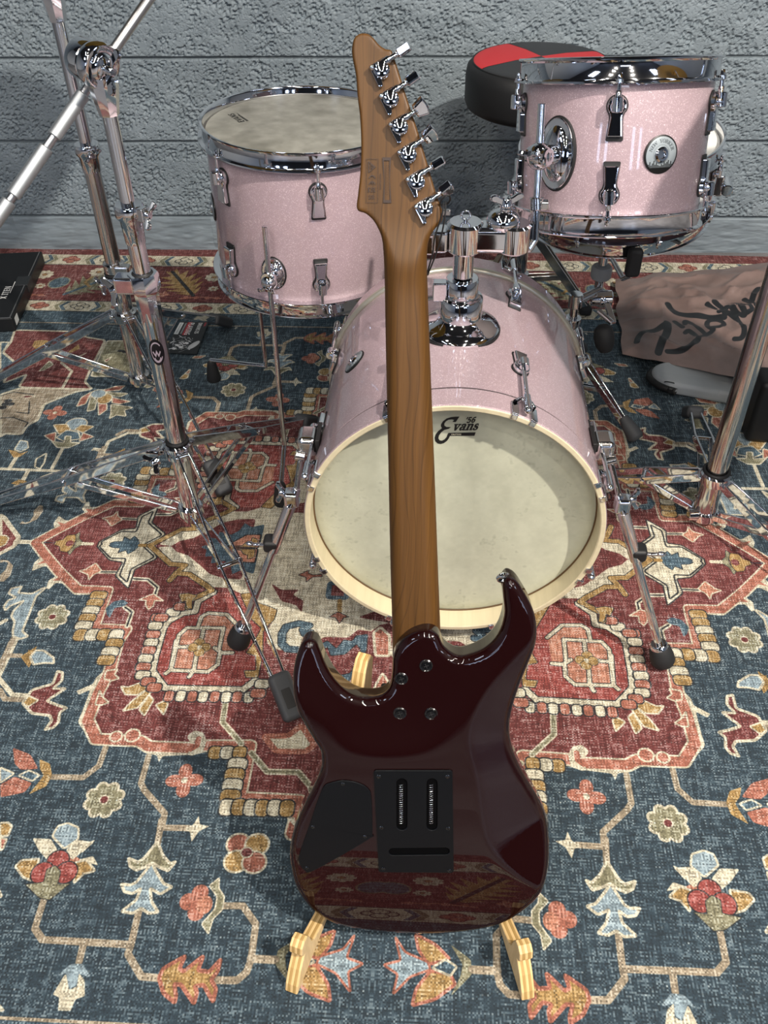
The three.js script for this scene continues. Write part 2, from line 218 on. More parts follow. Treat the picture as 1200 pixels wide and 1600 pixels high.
// ---------------------------------------------------------------- rug
const RUGC = V(-0.0455, 0, -1.1434), RW = 1.525, RD = 1.22;
const RUG = [["p","a","c",7,[913,470,877,498,712,501,747,487,801,437,795,377,811,357,812,326,847,327,854,316]],["p","r","c",6,[984,753,838,751,792,724,743,713,741,607,737,528,711,499,882,501,883,556,924,516,930,606,975,649,972,694]],["p","o","c",5,[739,710,686,712,652,622,640,554,730,551,733,602]],["p","b","c",6,[933,521,930,606,974,647,976,694,999,694]],["l","","c",7,[818,607,781,571,781,505]],["p","g","",0,[914,679,916,704,887,708,867,687,879,674,889,656]],["p","g","",0,[823,640,803,692,793,671,810,652]],["p","o","c",3,[792,629,771,654,782,635]],["p","o","c",3,[859,569,849,615,834,598,848,575]],["p","b","",0,[918,636,887,650,895,625]],["p","r","c",3,[719,620,705,638,711,614]],["e","k","",0,[691,665,9,5]],["e","k","",0,[679,660,8,5]],["e","k","",0,[887,434,9,7]],["e","k","",0,[886,447,9,7]],["e","k","",0,[889,421,9,7]],["e","k","",0,[876,435,9,7]],["p","r","c",3,[864,461,852,470,830,468,848,459]],["l","","k",3,[837,446,823,401,852,405]],["l","","k",3,[879,382,851,385,812,367,813,352]],["l","","k",3,[911,465,887,482,838,473]],["p","s","c",3,[691,494,660,514,640,517,647,498,676,492]],["p","o","c",3,[678,489,625,486,639,472,662,476]],["p","s","c",3,[657,469,611,455,632,444,651,448]],["p","o","c",3,[652,443,599,432,616,421,606,399,629,403,640,388,642,408]],["p","s","c",3,[682,447,661,443,655,422,667,399]],["p","o","c",3,[706,472,688,457,682,421,697,413]],["p","s","c",3,[709,491,709,441,726,430,726,466]],["e","g","c",3,[672,463,16,20]],["e","l","c",3,[692,482,17,16]],["l","","c",8,[708,281,708,215]],["l","","c",8,[813,209,667,206,651,190]],["l","","c",9,[794,247,795,212]],["l","","c",9,[754,205,754,175]],["e","l","c",3,[706,366,23,22]],["p","g","c",3,[755,362,726,365,712,346,732,329]],["p","g","c",3,[703,347,694,364,665,360,682,336]],["p","s","c",3,[762,323,740,336,731,299]],["p","s","c",3,[681,305,682,336,654,323]],["p","b","c",3,[734,317,720,344,692,338,681,315,712,304]],["p","o","c",3,[738,303,711,300,716,323,704,323,698,302,677,301,697,282,720,283]],["p","l","c",3,[808,273,807,305,790,301,780,279,792,265]],["p","g","",0,[821,273,805,269,791,260,776,270,787,249,800,246]],["p","g","",0,[775,164,763,177,746,173,740,161,757,167,756,159]],["p","c","",0,[767,158,755,163,752,146,760,138]],["p","n","c",4,[736,264,751,244,745,218,732,212,730,232]],["p","o","c",4,[702,200,722,185,719,164,707,156,711,173]],["r","s","","c",[766,406,24,4]],["l","","c",8,[618,219,619,308,585,339,557,340]],["p","c","",0,[646,275,644,286,627,284,626,271,639,277]],["p","g","",0,[592,250,582,266,571,278,574,255]],["p","s","c",3,[508,648,482,652,492,640,512,639]],["p","y","",0,[443,608,427,627,395,598,416,588]],["p","c","",0,[408,580,397,589,384,569]],["p","c","",0,[399,598,370,605,381,592]],["l","","a",9,[625,236,623,288]],["l","","a",9,[565,348,593,348,607,332]],["l","","a",9,[475,478,430,477,413,457,412,427]],["l","","a",9,[345,438,345,482,338,492,300,527,299,548,262,547]],["l","","a",9,[302,537,299,571]],["l","","a",9,[301,662,300,703,301,714,278,739,255,740]],["l","","a",9,[302,703,412,702,426,689,427,653]],["l","","a",9,[359,706,358,726]],["l","","a",9,[194,650,170,649,150,671,149,713,152,728,162,738,189,739]],["l","","a",9,[149,713,119,713]],["l","","a",9,[624,227,625,279]],["l","","a",9,[622,264,600,263]],["l","","c",8,[703,2,679,1]],["p","c","",0,[268,548,257,542,252,528,248,541,234,543,247,551,254,567,259,553]],["r","s","","c",[284,475,24,4]],["r","o","c","r",[390,510,27,8]],["r","o","c","r",[575,179,27,8]],["p","l","c",4,[609,114,619,134,616,182,615,212,601,223,612,229,626,224,631,212,635,192,645,181,646,169,636,144,655,157,660,168,666,160,664,145,653,138,669,129,669,117,652,111,653,127,628,128,612,113]],["p","a","",0,[701,86,696,72,698,55,706,52,712,56,715,48,700,49,686,62,682,85,688,101,695,102]],["p","g","",0,[599,265,579,242,579,253,583,265,576,274,577,287]],["p","l","c",4,[583,265,578,251,565,251,544,265,540,276,556,276,572,280]],["p","r","c",5,[563,354,557,329,528,316,529,291,520,294,516,309,525,325,505,324,527,348,510,355,492,360,500,369,496,386,501,396,512,400,507,384,513,375,542,372]],["p","g","c",3,[563,354,558,340,540,348,553,361]],["p","g","",0,[503,450,485,457,476,475,478,493,499,507,492,489,488,476,497,466]],["p","s","",0,[549,433,519,443,499,466,524,469,537,459]],["p","s","",0,[537,513,545,493,529,480,500,489,506,504,525,510]],["p","b","c",3,[524,478,512,469,494,476,501,486]],["p","l","c",3,[556,466,531,475,546,491]],["p","o","c",4,[300,568,312,592,319,598,333,593,328,604,318,609,309,605,300,598,288,604,276,608,269,595,276,598,288,587]],["p","l","c",4,[300,598,314,625,321,629,333,628,326,638,315,640,306,633,308,648,323,663,308,665,299,658,288,664,276,662,288,649,294,632,279,639,266,629,278,625,292,609]],["p","l","c",3,[445,567,442,552,430,547,413,553,408,569,423,584]],["p","c","",0,[471,571,445,571,431,586,441,600,456,588]],["p","c","",0,[420,586,412,570,385,573,399,589,407,599]],["p","g","c",3,[480,611,475,602,451,599,452,618,451,629,464,625]],["p","g","c",3,[403,602,388,598,372,612,386,617,395,630]],["e","e","k",1.5,[426,601,15,15]],["e","e","k",1.5,[441,618,15,15]],["e","e","k",1.5,[410,616,15,15]],["p","o","k",1,[435,630,437,613,427,607,417,615,416,632,399,630,410,642,419,653,434,651,459,634]],["p","l","",0,[368,729,352,728,339,743,353,740,353,752,360,758,369,740,379,743]],["p","c","",0,[371,742,378,764,369,767,366,781,351,781,349,768,339,764,345,746,354,739,352,754,360,758,369,741]],["p","c","",0,[437,777,428,784,433,786]],["p","g","c",3,[523,551,512,550,505,555,505,569,516,570]],["p","s","c",3,[515,572,505,574,505,588,508,590]],["e","s","c",3,[190,567,16,15]],["e","g","c",3,[165,566,16,15]],["e","g","c",3,[189,591,16,15]],["e","s","c",3,[165,591,16,15]],["e","r","c",2,[177,578,8,7]],["e","s","",0,[241,647,11,11]],["e","s","",0,[228,635,11,11]],["e","s","",0,[228,660,11,11]],["e","s","",0,[224,648,11,11]],["e","y","",0,[219,650,10,12]],["p","o","c",2,[207,614,218,625,205,639,205,655,218,674,207,686,205,667,195,655,196,638,205,628]],["p","g","s",5,[256,740,254,729,230,713,234,728,228,731,208,712,211,729,197,730,186,715,187,729,193,739,185,749,186,763,201,745,211,747,207,754,208,766,228,746,236,746,231,759,231,766,247,756]],["p","o","",0,[93,684,118,701,119,718,93,744,105,721,108,707]],["l","","a",9,[119,712,150,712]],["p","g","s",4,[50,674,75,685,93,702,66,709,54,692]],["p","g","s",4,[48,756,75,748,99,730,93,719,69,716,52,738]],["p","l","s",3,[12,712,33,706,25,678,38,696,66,706,69,715,45,724,25,745,30,722]],["p","b","c",3,[71,713,87,702,101,710,93,721]],["p","c","",0,[679,1,644,38,651,52,648,74,630,61,617,62,596,81,610,95,608,114,602,117,595,101,580,102,554,128,523,126,526,116,552,115,667,0]],["p","c","",0,[451,281,464,301,465,313,487,328,481,335,466,325,466,359,467,385,429,424,363,422,350,434,333,436,328,447,324,437,282,433,282,432,257,423,266,417,284,423,287,422,349,422,365,413,430,413,453,381,452,331,446,290]],["p","r","",0,[0,0,667,0,641,29,600,72,552,115,499,115,498,200,443,201,449,228,446,290,452,331,453,381,430,413,365,413,349,422,287,422,284,423,266,417,200,414,201,499,116,500,118,533,120,548,60,568,0,593]],["l","","c",22,[667,0,641,29,600,72,552,115,499,115,498,200,443,201,449,228,446,290,452,331,453,381,430,413,365,413,349,422,287,422,284,423,266,417,200,414,201,499,116,500,118,533,120,548,60,568,0,593]],["l","","s",16,[667,0,641,29,600,72,552,115,499,115,498,200,443,201,449,228,446,290,452,331,453,381,430,413,365,413,349,422,287,422,284,423,266,417,200,414,201,499,116,500,118,533,120,548,60,568,0,593]],["p","s","",0,[673,1,638,36,635,46,645,57,626,51,597,71,589,81,603,96,578,94,549,117,549,109,657,4]],["p","s","c",3,[452,287,434,283,436,293,427,301,437,306,450,303]],["p","s","c",3,[451,325,443,337,430,347,441,353,450,352]],["e","s","c",3,[402,407,9,9]],["e","s","c",3,[378,404,11,11]],["l","","c",11,[283,429,272,424,271,410,277,399,285,397,290,402,287,406]],["l","","s",8,[286,424,278,417,278,405]],["q","g","k",2,[511,127,15.0,10.6]],["q","g","k",2,[512,145,15.0,10.6]],["q","c","k",2,[514,162,15.0,10.6]],["q","g","k",2,[515,179,15.0,10.6]],["q","c","k",2,[516,196,15.0,10.6]],["q","g","k",2,[515,216,12.3,13.2]],["q","c","k",2,[495,215,12.3,13.2]],["q","g","k",2,[476,214,12.3,13.2]],["q","c","k",2,[456,214,12.3,13.2]],["q","g","k",2,[454,231,15.0,10.6]],["q","c","k",2,[456,249,15.0,10.6]],["q","g","k",2,[458,266,15.0,10.6]],["q","g","k",2,[249,428,10.6,11.4]],["q","c","k",2,[231,427,10.6,11.4]],["q","g","k",2,[213,426,10.6,11.4]],["q","c","k",2,[213,446,15.0,11.4]],["q","g","k",2,[214,463,15.0,11.4]],["q","c","k",2,[214,480,15.0,11.4]],["q","g","k",2,[214,497,15.0,11.4]],["q","c","k",2,[216,514,10.6,13.2]],["q","g","k",2,[199,513,10.6,13.2]],["q","c","k",2,[182,513,10.6,13.2]],["q","g","k",2,[166,513,10.6,13.2]],["q","c","k",2,[149,512,10.6,13.2]],["q","g","k",2,[132,512,10.6,13.2]],["p","c","",0,[131,526,116,540,120,524]],["l","","c",8,[525,71,496,70]],["l","","k",3,[525,71,496,70]],["p","y","c",2.5,[563,70,553,66,539,49,523,68,535,79,539,92,544,79]],["l","","c",9,[461,85,435,86,414,104,414,122]],["l","","k",3,[461,85,435,86,414,104,414,122]],["p","s","c",2.5,[439,134,417,119,395,135,411,135,410,148,417,156,424,145,426,135]],["l","","c",9,[458,152,443,163,443,194]],["l","","k",3,[458,152,443,163,443,194]],["p","b","",0,[484,171,490,156,481,140,466,135,455,142,460,150,475,155,477,177]],["p","g","k",1,[632,4,625,-5,616,-18,602,-18,595,-4,594,13,600,24,614,21,619,9]],["p","o","k",1,[600,-22,592,-28,589,-12,578,2,589,13,593,31,599,24,592,3]],["l","","c",5,[578,2,560,1]],["e","r","",0,[603,1,7,7]],["l","","c",10,[250,339,248,375,213,411]],["l","","o",5,[250,339,248,375,213,411]],["l","","c",10,[196,426,168,456,123,455,101,479]],["l","","o",5,[196,426,168,456,123,455,101,479]],["p","c","s",9,[182,397,146,395,128,376,105,409,117,421,160,422]],["p","g","c",3,[420,316,408,317,390,307,377,319,389,331,409,331]],["p","g","c",3,[405,362,394,341,375,318,370,327,383,355]],["p","g","c",3,[380,358,372,330,362,339,369,369]],["p","g","c",3,[357,348,342,338,338,347,340,366]],["p","r","c",9,[719,-39,709,-25,702,11,728,39,750,64,761,71]],["e","g","c",3,[734,4,14,12]],["p","c","k",2.5,[552,4,524,-36,492,-38,491,-71,463,-101,459,-59,430,-29,453,0,431,32,465,62,464,84,464,109,496,79,491,45,517,41]],["p","","k",3,[547,5,519,-27,486,-29,484,-64,468,-85,469,-59,436,-27,467,1,437,29,472,61,470,94,488,78,488,35,516,36]],["p","b","k",1.5,[529,3,523,-6,512,-4,505,-19,499,-7,490,-20,484,-11,472,-1,478,14,488,24,494,14,507,22,506,9,521,8]],["l","","g",9,[471,0,454,0]],["p","e","",0,[313,111,336,134,336,157,355,161,376,180,381,195,380,256,378,284,350,316,227,314,211,295,208,287,208,246,207,195,215,141,270,110,267,111]],["l","","k",14,[313,111,336,134,336,157,355,161,376,180,381,195,380,256,378,284,350,316,227,314,211,295]],["l","","c",10,[313,111,336,134,336,157,355,161,376,180,381,195,380,256,378,284,350,316,227,314,211,295]],["q","s","k",2,[340,331,7.9,10.6]],["q","c","k",2,[322,330,7.9,10.6]],["q","s","k",2,[304,330,7.9,10.6]],["q","c","k",2,[287,330,7.9,10.6]],["q","s","k",2,[269,329,7.9,10.6]],["q","c","k",2,[251,329,7.9,10.6]],["q","s","k",2,[234,328,7.9,10.6]],["q","c","k",2,[216,328,7.9,10.6]],["q","s","k",2,[396,173,12.3,9.2]],["q","c","k",2,[396,191,12.3,9.2]],["q","s","k",2,[395,210,12.3,9.2]],["q","c","k",2,[394,227,12.3,9.2]],["q","s","k",2,[394,243,12.3,9.2]],["q","c","k",2,[394,260,12.3,9.2]],["q","s","k",2,[395,275,12.3,9.2]],["q","c","k",2,[395,260,12.3,9.2]],["q","s","k",2,[394,277,12.3,9.2]],["q","c","k",2,[391,293,12.3,9.2]],["q","s","k",2,[379,305,12.3,9.2]],["q","s","k",2,[367,316,12.3,9.2]],["q","c","k",2,[373,160,12.3,9.2]],["q","s","k",2,[363,147,12.3,9.2]],["q","s","k",2,[390,173,12.3,9.2]],["q","c","k",2,[199,302,12.3,9.2]],["q","s","k",2,[203,320,12.3,9.2]],["p","y","",0,[353,208,342,193,281,191,280,237,276,267,289,282,349,281]],["p","y","",0,[324,189,323,168,313,159,281,161,255,187,257,242,277,243,280,237,281,191]],["l","","k",9,[352,209,342,193,281,191,280,237,276,244,257,242]],["l","","k",9,[324,189,323,168,313,159,281,161,254,189]],["l","","k",9,[354,221,349,280,355,288]],["l","","k",9,[352,209,349,280]],["l","","k",9,[348,281,289,282,276,267,277,241,288,233]],["l","","k",9,[277,243,257,242]],["l","","k",9,[317,293,312,281,314,252]],["l","","k",9,[348,234,333,233]],["l","","k",9,[314,193,313,212]],["l","","c",6,[352,209,342,193,281,191,280,237,276,244,257,242]],["l","","c",6,[324,189,323,168,313,159,281,161,254,189]],["l","","c",6,[354,221,349,280,355,288]],["l","","c",6,[352,209,349,280]],["l","","c",6,[348,281,289,282,276,267,277,241,288,233]],["l","","c",6,[277,243,257,242]],["l","","c",6,[317,293,312,281,314,252]],["l","","c",6,[348,234,333,233]],["l","","c",6,[314,193,313,212]],["e","g","k",1,[315,223,9,9]],["e","g","k",1,[303,233,9,9]],["e","g","k",1,[311,243,9,9]],["e","g","k",1,[323,234,9,9]],["e","c","",0,[313,233,4,4]],["p","c","",0,[440,0,405,41,372,47,380,64,360,70,323,99,288,100,270,110,215,141,197,147,199,169,209,195,203,222,182,234,150,229,124,213,110,203,72,203,57,185,35,188,21,173,5,168,60,158,0,128,0,0]],["l","","k",13,[453,0,422,29,404,46,377,48,388,66,396,86]],["l","","k",13,[389,68,365,70,328,97,317,107,339,123,351,131,350,148]],["l","","g",10,[453,0,422,29,404,46,377,48,388,66,396,86]],["l","","g",10,[389,68,365,70,328,97,317,107,339,123,351,131,350,148]],["p","g","k",1.5,[373,118,357,115,340,120,346,133,342,151,352,151,358,133,364,137]],["p","r","",0,[413,0,413,1,401,14,377,23,348,49,330,67,304,77,270,79,270,0]],["p","b","",0,[357,0,357,2,347,6,346,25,333,23,332,42,309,34,295,47,289,67,274,56,251,65,251,0]],["p","y","k",3,[308,0,308,4,304,13,280,36,253,37,253,0]],["p","g","k",1.5,[300,4,283,6,279,14,269,19,268,29,256,22,258,2]],["p","r","",0,[216,87,196,101,166,99,175,111,155,125,155,151,167,135,193,127]],["p","s","k",1.5,[172,64,154,51,155,58,146,63,130,60,129,66,146,68,156,81,157,69]],["p","r","b",9,[114,81,114,115,82,115,85,80]],["l","","g",8,[93,122,91,145]],["p","s","k",1.5,[108,159,94,147,74,158,83,160,89,174,97,160]],["l","","k",15,[135,195,144,198,148,189,139,180,157,176,177,184,182,200,179,221,169,231,150,232]],["l","","b",12,[135,195,144,198,148,189,139,180,157,176,177,184,182,200,179,221,169,231,150,232]],["p","b","k",1.5,[118,219,105,211,89,227,79,208,65,210,59,198,40,194,40,227,53,269,63,292,80,281,62,275,49,228,57,216,74,238,97,242,104,224,110,230]],["p","g","k",1.5,[267,113,245,109,234,132,216,138,197,147,199,169,214,195,207,241,207,290,227,291,232,277,213,276,218,247,235,242,227,223,218,189,237,171]],["p","s","c",5,[31,191,20,178,4,196,2,238,25,239]],["p","s","c",4,[31,324,12,273,2,289,5,312]]];
const RC = { n: '#30424e', t: '#3b515f', c: '#d9d0b6', r: '#723432', s: '#b26d59', g: '#b08c54', b: '#48606f', l: '#8fa3ad', o: '#8e896c', k: '#25272a', a: '#aa9a82', e: '#9b4640', y: '#c48268' };
const rugTex = canvasTex(2048, 1638, (c, W, H) => {
  const S = W / RW / 1000;             // pixels per millimetre
  c.setTransform(S, 0, 0, S, 0, 0); c.lineJoin = 'round'; c.lineCap = 'round';
  const R = (col, x0, y0, x1, y1) => { c.fillStyle = RC[col]; c.fillRect(x0, y0, x1 - x0, y1 - y0); };
  R('n', 0, 0, 1525, 1220);
  c.fillStyle = RC.t; c.fillRect(0, 793, 1525, 427); c.fillRect(1100, 0, 425, 1220);
  c.fillStyle = RC.a; c.fillRect(0, 790, 1103, 4); c.fillRect(1099, 0, 4, 794);
  const path = p => { c.beginPath(); for (let i = 0; i < p.length; i += 2) i ? c.lineTo(p[i], p[i + 1]) : c.moveTo(p[i], p[i + 1]); };
  const soft = p => { c.beginPath(); const n = p.length / 2, P = i => [p[2 * ((i + n) % n)], p[2 * ((i + n) % n) + 1]]; for (let i = 0; i < n; i++) { const a = P(i - 1), b = P(i), d = P(i + 1); const q = [b[0] + (a[0] - b[0]) * 0.14, b[1] + (a[1] - b[1]) * 0.14], r = [b[0] + (d[0] - b[0]) * 0.14, b[1] + (d[1] - b[1]) * 0.14]; i ? c.lineTo(...q) : c.moveTo(...q); c.quadraticCurveTo(b[0], b[1], r[0], r[1]); } c.closePath(); };
  const shape = ([t, f, s, w, p]) => {
    if (t === 'p') { soft(p); if (f) { c.fillStyle = RC[f]; c.fill(); } if (s && w) { c.strokeStyle = RC[s]; c.lineWidth = w; c.stroke(); } }
    else if (t === 'l') { path(p); c.strokeStyle = RC[s]; c.lineWidth = w; c.stroke(); }
    else if (t === 'q') { const [x, y, a, b] = p, r = Math.min(a, b) * 0.75; c.beginPath(); c.moveTo(x - a + r, y - b); for (const [px, py, qx, qy] of [[a, -b, a, b], [a, b, -a, b], [-a, b, -a, -b], [-a, -b, a, -b]]) c.arcTo(x + px, y + py, x + qx, y + qy, r); c.closePath(); c.fillStyle = RC[f]; c.fill(); c.strokeStyle = RC[s]; c.lineWidth = w; c.stroke(); }
    else if (t === 'e') { c.beginPath(); c.ellipse(p[0], p[1], p[2], p[3], 0, 0, 7); c.fillStyle = RC[f]; c.fill(); if (s && w) { c.strokeStyle = RC[s]; c.lineWidth = w; c.stroke(); } }
    else if (t === 'r') { const [x, y, r, n] = p; for (const pass of s ? [1, 0] : [0]) for (let k = 0; k < n; k++) { const a = (k + (n > 4 ? 0.5 : 0.06)) * 2 * Math.PI / n, d = r * 0.6, q = r * (n > 4 ? 0.3 : 0.46) + (pass ? 3.5 : 0); c.beginPath(); c.ellipse(x + d * Math.cos(a), y + d * Math.sin(a), q * 1.15, q * 0.9, a, 0, 7); c.fillStyle = RC[pass ? s : f]; c.fill(); } c.beginPath(); c.arc(x, y, r * 0.2, 0, 7); c.fillStyle = RC[w || 'r']; c.fill(); }
  };
  c.save(); c.beginPath(); c.rect(0, 0, 1160, 852); c.clip(); RUG.forEach(shape); c.restore();
  // borders: along the far and near edges, then along the sides
  const border = (len, other) => {
    R('r', 0, 1174, len, 1220); R('c', 0, 1113, len, 1174); R('k', 0, 1109, len, 1113); R('r', 0, 908, len, 1110); R('k', 0, 905, len, 908); R('c', 0, 853, len, 905); R('k', 0, 850, len, 853);
    for (const [y0, y1] of [[1116, 1171], [856, 902]]) {
      const m = (y0 + y1) / 2, h = (y1 - y0) / 2 - 2; let k = 0;
      for (let x = 644 - 214 * 4; x < len; x += 107, k++) {
        const odd = k % 2 !== 0;
        for (let q = 0; q < 4; q++) { const a = q * Math.PI / 2; c.beginPath(); c.ellipse(x + 13 * Math.cos(a), m + h * 0.42 * Math.sin(a), 12, h * 0.42, 0, 0, 7); c.fillStyle = RC[odd ? 's' : 'c']; c.fill(); c.strokeStyle = RC[odd ? 'r' : 'k']; c.lineWidth = 2.4; c.stroke(); }
        for (const d of [-1, 1]) for (const [o, col] of [[30, 'b'], [43, 'o']]) { if (odd) continue; const X = x + d * o; path([X, y0, X + d * 15, m, X, y1, X + d * 11, y1, X + d * 26, m, X + d * 11, y0]); c.fillStyle = RC[col]; c.fill(); }
      }
    }
    // main border: serrated leaves, rosettes and small vines
    for (let x = 480 - 3 * 470; x < len; x += 470) {
      const leaf = (x0, y0, x1, y1, col, rib) => { const n = 6, dx = (x1 - x0) / n, dy = (y1 - y0) / n, L = Math.hypot(dx, dy), nx = -dy / L, ny = dx / L; const p = []; for (let i = 0; i <= n; i++) { const w = 42 * Math.sin(Math.PI * (i + 0.6) / (n + 1)); p.push(x0 + dx * i + nx * w * 0.45, y0 + dy * i + ny * w * 0.45, x0 + dx * (i - 0.4) + nx * w * 1.5, y0 + dy * (i - 0.4) + ny * w * 1.5); } for (let i = n; i >= 0; i--) { const w = 42 * Math.sin(Math.PI * (i + 0.6) / (n + 1)); p.push(x0 + dx * (i - 0.4) - nx * w * 1.5, y0 + dy * (i - 0.4) - ny * w * 1.5, x0 + dx * i - nx * w * 0.45, y0 + dy * i - ny * w * 0.45); } soft(p); c.fillStyle = RC[col]; c.fill(); path([x0, y0, x1, y1]); c.strokeStyle = RC[rib]; c.lineWidth = 10; c.stroke(); };
      leaf(x + 182, 1080, x + 95, 945, 'g', 'k');
      leaf(x + 330, 1060, x + 440, 940, 'o', 'b');
      for (const [dx, y, r, n, col] of [[60, 1050, 27, 9, 'c'], [50, 985, 16, 7, 'c'], [215, 955, 27, 9, 'o'], [175, 950, 14, 4, 'y'], [300, 1080, 17, 6, 'c'], [385, 1070, 28, 9, 'c'], [468, 1000, 18, 6, 'c'], [270, 1000, 14, 5, 's'], [290, 935, 18, 6, 'c'], [245, 1075, 12, 5, 'c']]) shape(['r', col, '', n > 6 ? 'g' : 'e', [x + dx, y, r, n]]);
      path([x + 20, 932, x + 70, 938, x + 130, 928]); c.strokeStyle = RC.y; c.lineWidth = 4; c.stroke();
      path([x + 395, 1040, x + 405, 1010, x + 385, 985]); c.strokeStyle = RC.g; c.lineWidth = 9; c.stroke();
      for (const q of [30, 56, 84, 112]) { c.beginPath(); c.arc(x + q, 934, 7, 0, 7); c.fillStyle = RC.s; c.fill(); }
      c.beginPath(); c.ellipse(x + 5, 1005, 26, 32, 0.4, 0, 7); c.fillStyle = RC.b; c.fill(); c.strokeStyle = RC.o; c.lineWidth = 4; c.stroke();
    }
  };
  c.save(); c.beginPath(); c.rect(0, 850, 1525, 370); c.clip(); border(1525); c.restore();
  c.save(); c.beginPath(); c.moveTo(1155, 850); c.lineTo(1525, 1220); c.lineTo(1525, 0); c.lineTo(1155, 0); c.closePath(); c.clip(); c.transform(0, 1, 1, 0, 305, 0); border(1220); c.restore();
  c.setTransform(1, 0, 0, 1, 0, 0);
  // printed weave: two sets of threads of uneven dye, with pale flecks where the dye has worn off
  const im = c.getImageData(0, 0, W, H), d = im.data;
  for (let j = 0; j < H; j++) for (let i = 0; i < W; i++) {
    const tj = Math.floor(j / 3), ti = Math.floor(i / 3);
    const wx = noise(i / 16 + tj * 7.31, tj * 3.7), wy = noise(ti * 5.3, j / 16 + ti * 9.17);
    const over = (ti + tj) & 1, th = over ? wx : wy, fine = h2(i, j);
    const wear = fbm(i / 200, j / 200, 3);
    let k = 0.82 + (th - 0.5) * 0.62 + (fine - 0.5) * 0.22;
    let f = Math.max(0, th - 0.55) * (0.55 + wear) * 1.2; if (h2(ti * 3 + 11, tj * 5 + 2) > 0.985) f += 0.28;
    const q = 4 * (j * W + i), pale = [184, 192, 190];
    for (let e = 0; e < 3; e++) d[q + e] = clamp(d[q + e] * k * (1 - f) + pale[e] * f, 0, 255);
  }
  c.putImageData(im, 0, 0);
});
rugTex.wrapS = rugTex.wrapT = THREE.MirroredRepeatWrapping; rugTex.flipY = false;
const weaveTex = dataTex(256, 256, (i, j) => { const a = (Math.floor(i / 4) + Math.floor(j / 4)) & 1, v = 128 + (a ? Math.sin((j % 4 + 0.5) / 4 * Math.PI) : Math.sin((i % 4 + 0.5) / 4 * Math.PI)) * 80 + (h2(i, j) - 0.5) * 60; return [v, v, v]; }, false);
weaveTex.repeat.set(10.5, 8.4);
{
  const nx = 96, nz = 78, pos = [], uv = [], col = [], idx = [];
  const yAt = (u, w) => (fbm(u * 2.2 + 5, w * 2.2 + 9, 3) - 0.55) * 0.004 - 0.0004;
  for (let j = 0; j <= nz; j++) for (let i = 0; i <= nx; i++) {
    const u = -RW + 2 * RW * i / nx, w = -RD + 2 * RD * j / nz, e = (fbm(u * 3, 4.4, 2) - 0.5) * 0.012;
    pos.push(RUGC.x + u, yAt(u, w), RUGC.z + w + (j === 0 ? e : 0)); uv.push(u / RW, w / RD);
    const k = 0.9 + 0.2 * fbm(u * 1.7 + 3, w * 5 + 1, 4); col.push(k, k, k);
  }
  const id = (i, j) => j * (nx + 1) + i;
  for (let j = 0; j < nz; j++) for (let i = 0; i < nx; i++) idx.push(id(i, j), id(i, j + 1), id(i + 1, j), id(i + 1, j), id(i, j + 1), id(i + 1, j + 1));
  const rim = []; for (let i = 0; i <= nx; i++) rim.push(id(i, 0)); for (let j = 1; j <= nz; j++) rim.push(id(nx, j)); for (let i = nx - 1; i >= 0; i--) rim.push(id(i, nz)); for (let j = nz - 1; j >= 0; j--) rim.push(id(0, j));
  const b0 = pos.length / 3; for (const r of rim) { pos.push(pos[3 * r], FLOORY + 0.0004, pos[3 * r + 2]); uv.push(uv[2 * r], uv[2 * r + 1]); col.push(0.9, 0.9, 0.9); }
  for (let k = 0; k + 1 < rim.length; k++) idx.push(rim[k], rim[k + 1], b0 + k, b0 + k, rim[k + 1], b0 + k + 1);
  const g = new THREE.BufferGeometry(); g.setAttribute('position', new THREE.Float32BufferAttribute(pos, 3)); g.setAttribute('uv', new THREE.Float32BufferAttribute(uv, 2)); g.setAttribute('color', new THREE.Float32BufferAttribute(col, 3)); g.setIndex(idx); g.computeVertexNormals();
  g.translate(-RUGC.x, -FLOORY, -RUGC.z);
  const m = new THREE.Mesh(g, std({ map: rugTex, vertexColors: true, roughness: 0.92, bumpMap: weaveTex, bumpScale: 0.0008 }));
  m.name = 'rug'; m.position.set(RUGC.x, FLOORY, RUGC.z); m.castShadow = m.receiveShadow = true;
  m.userData = { label: 'large navy and red printed oriental rug with central medallion on the floor', category: 'rug' }; scene.add(m);
}

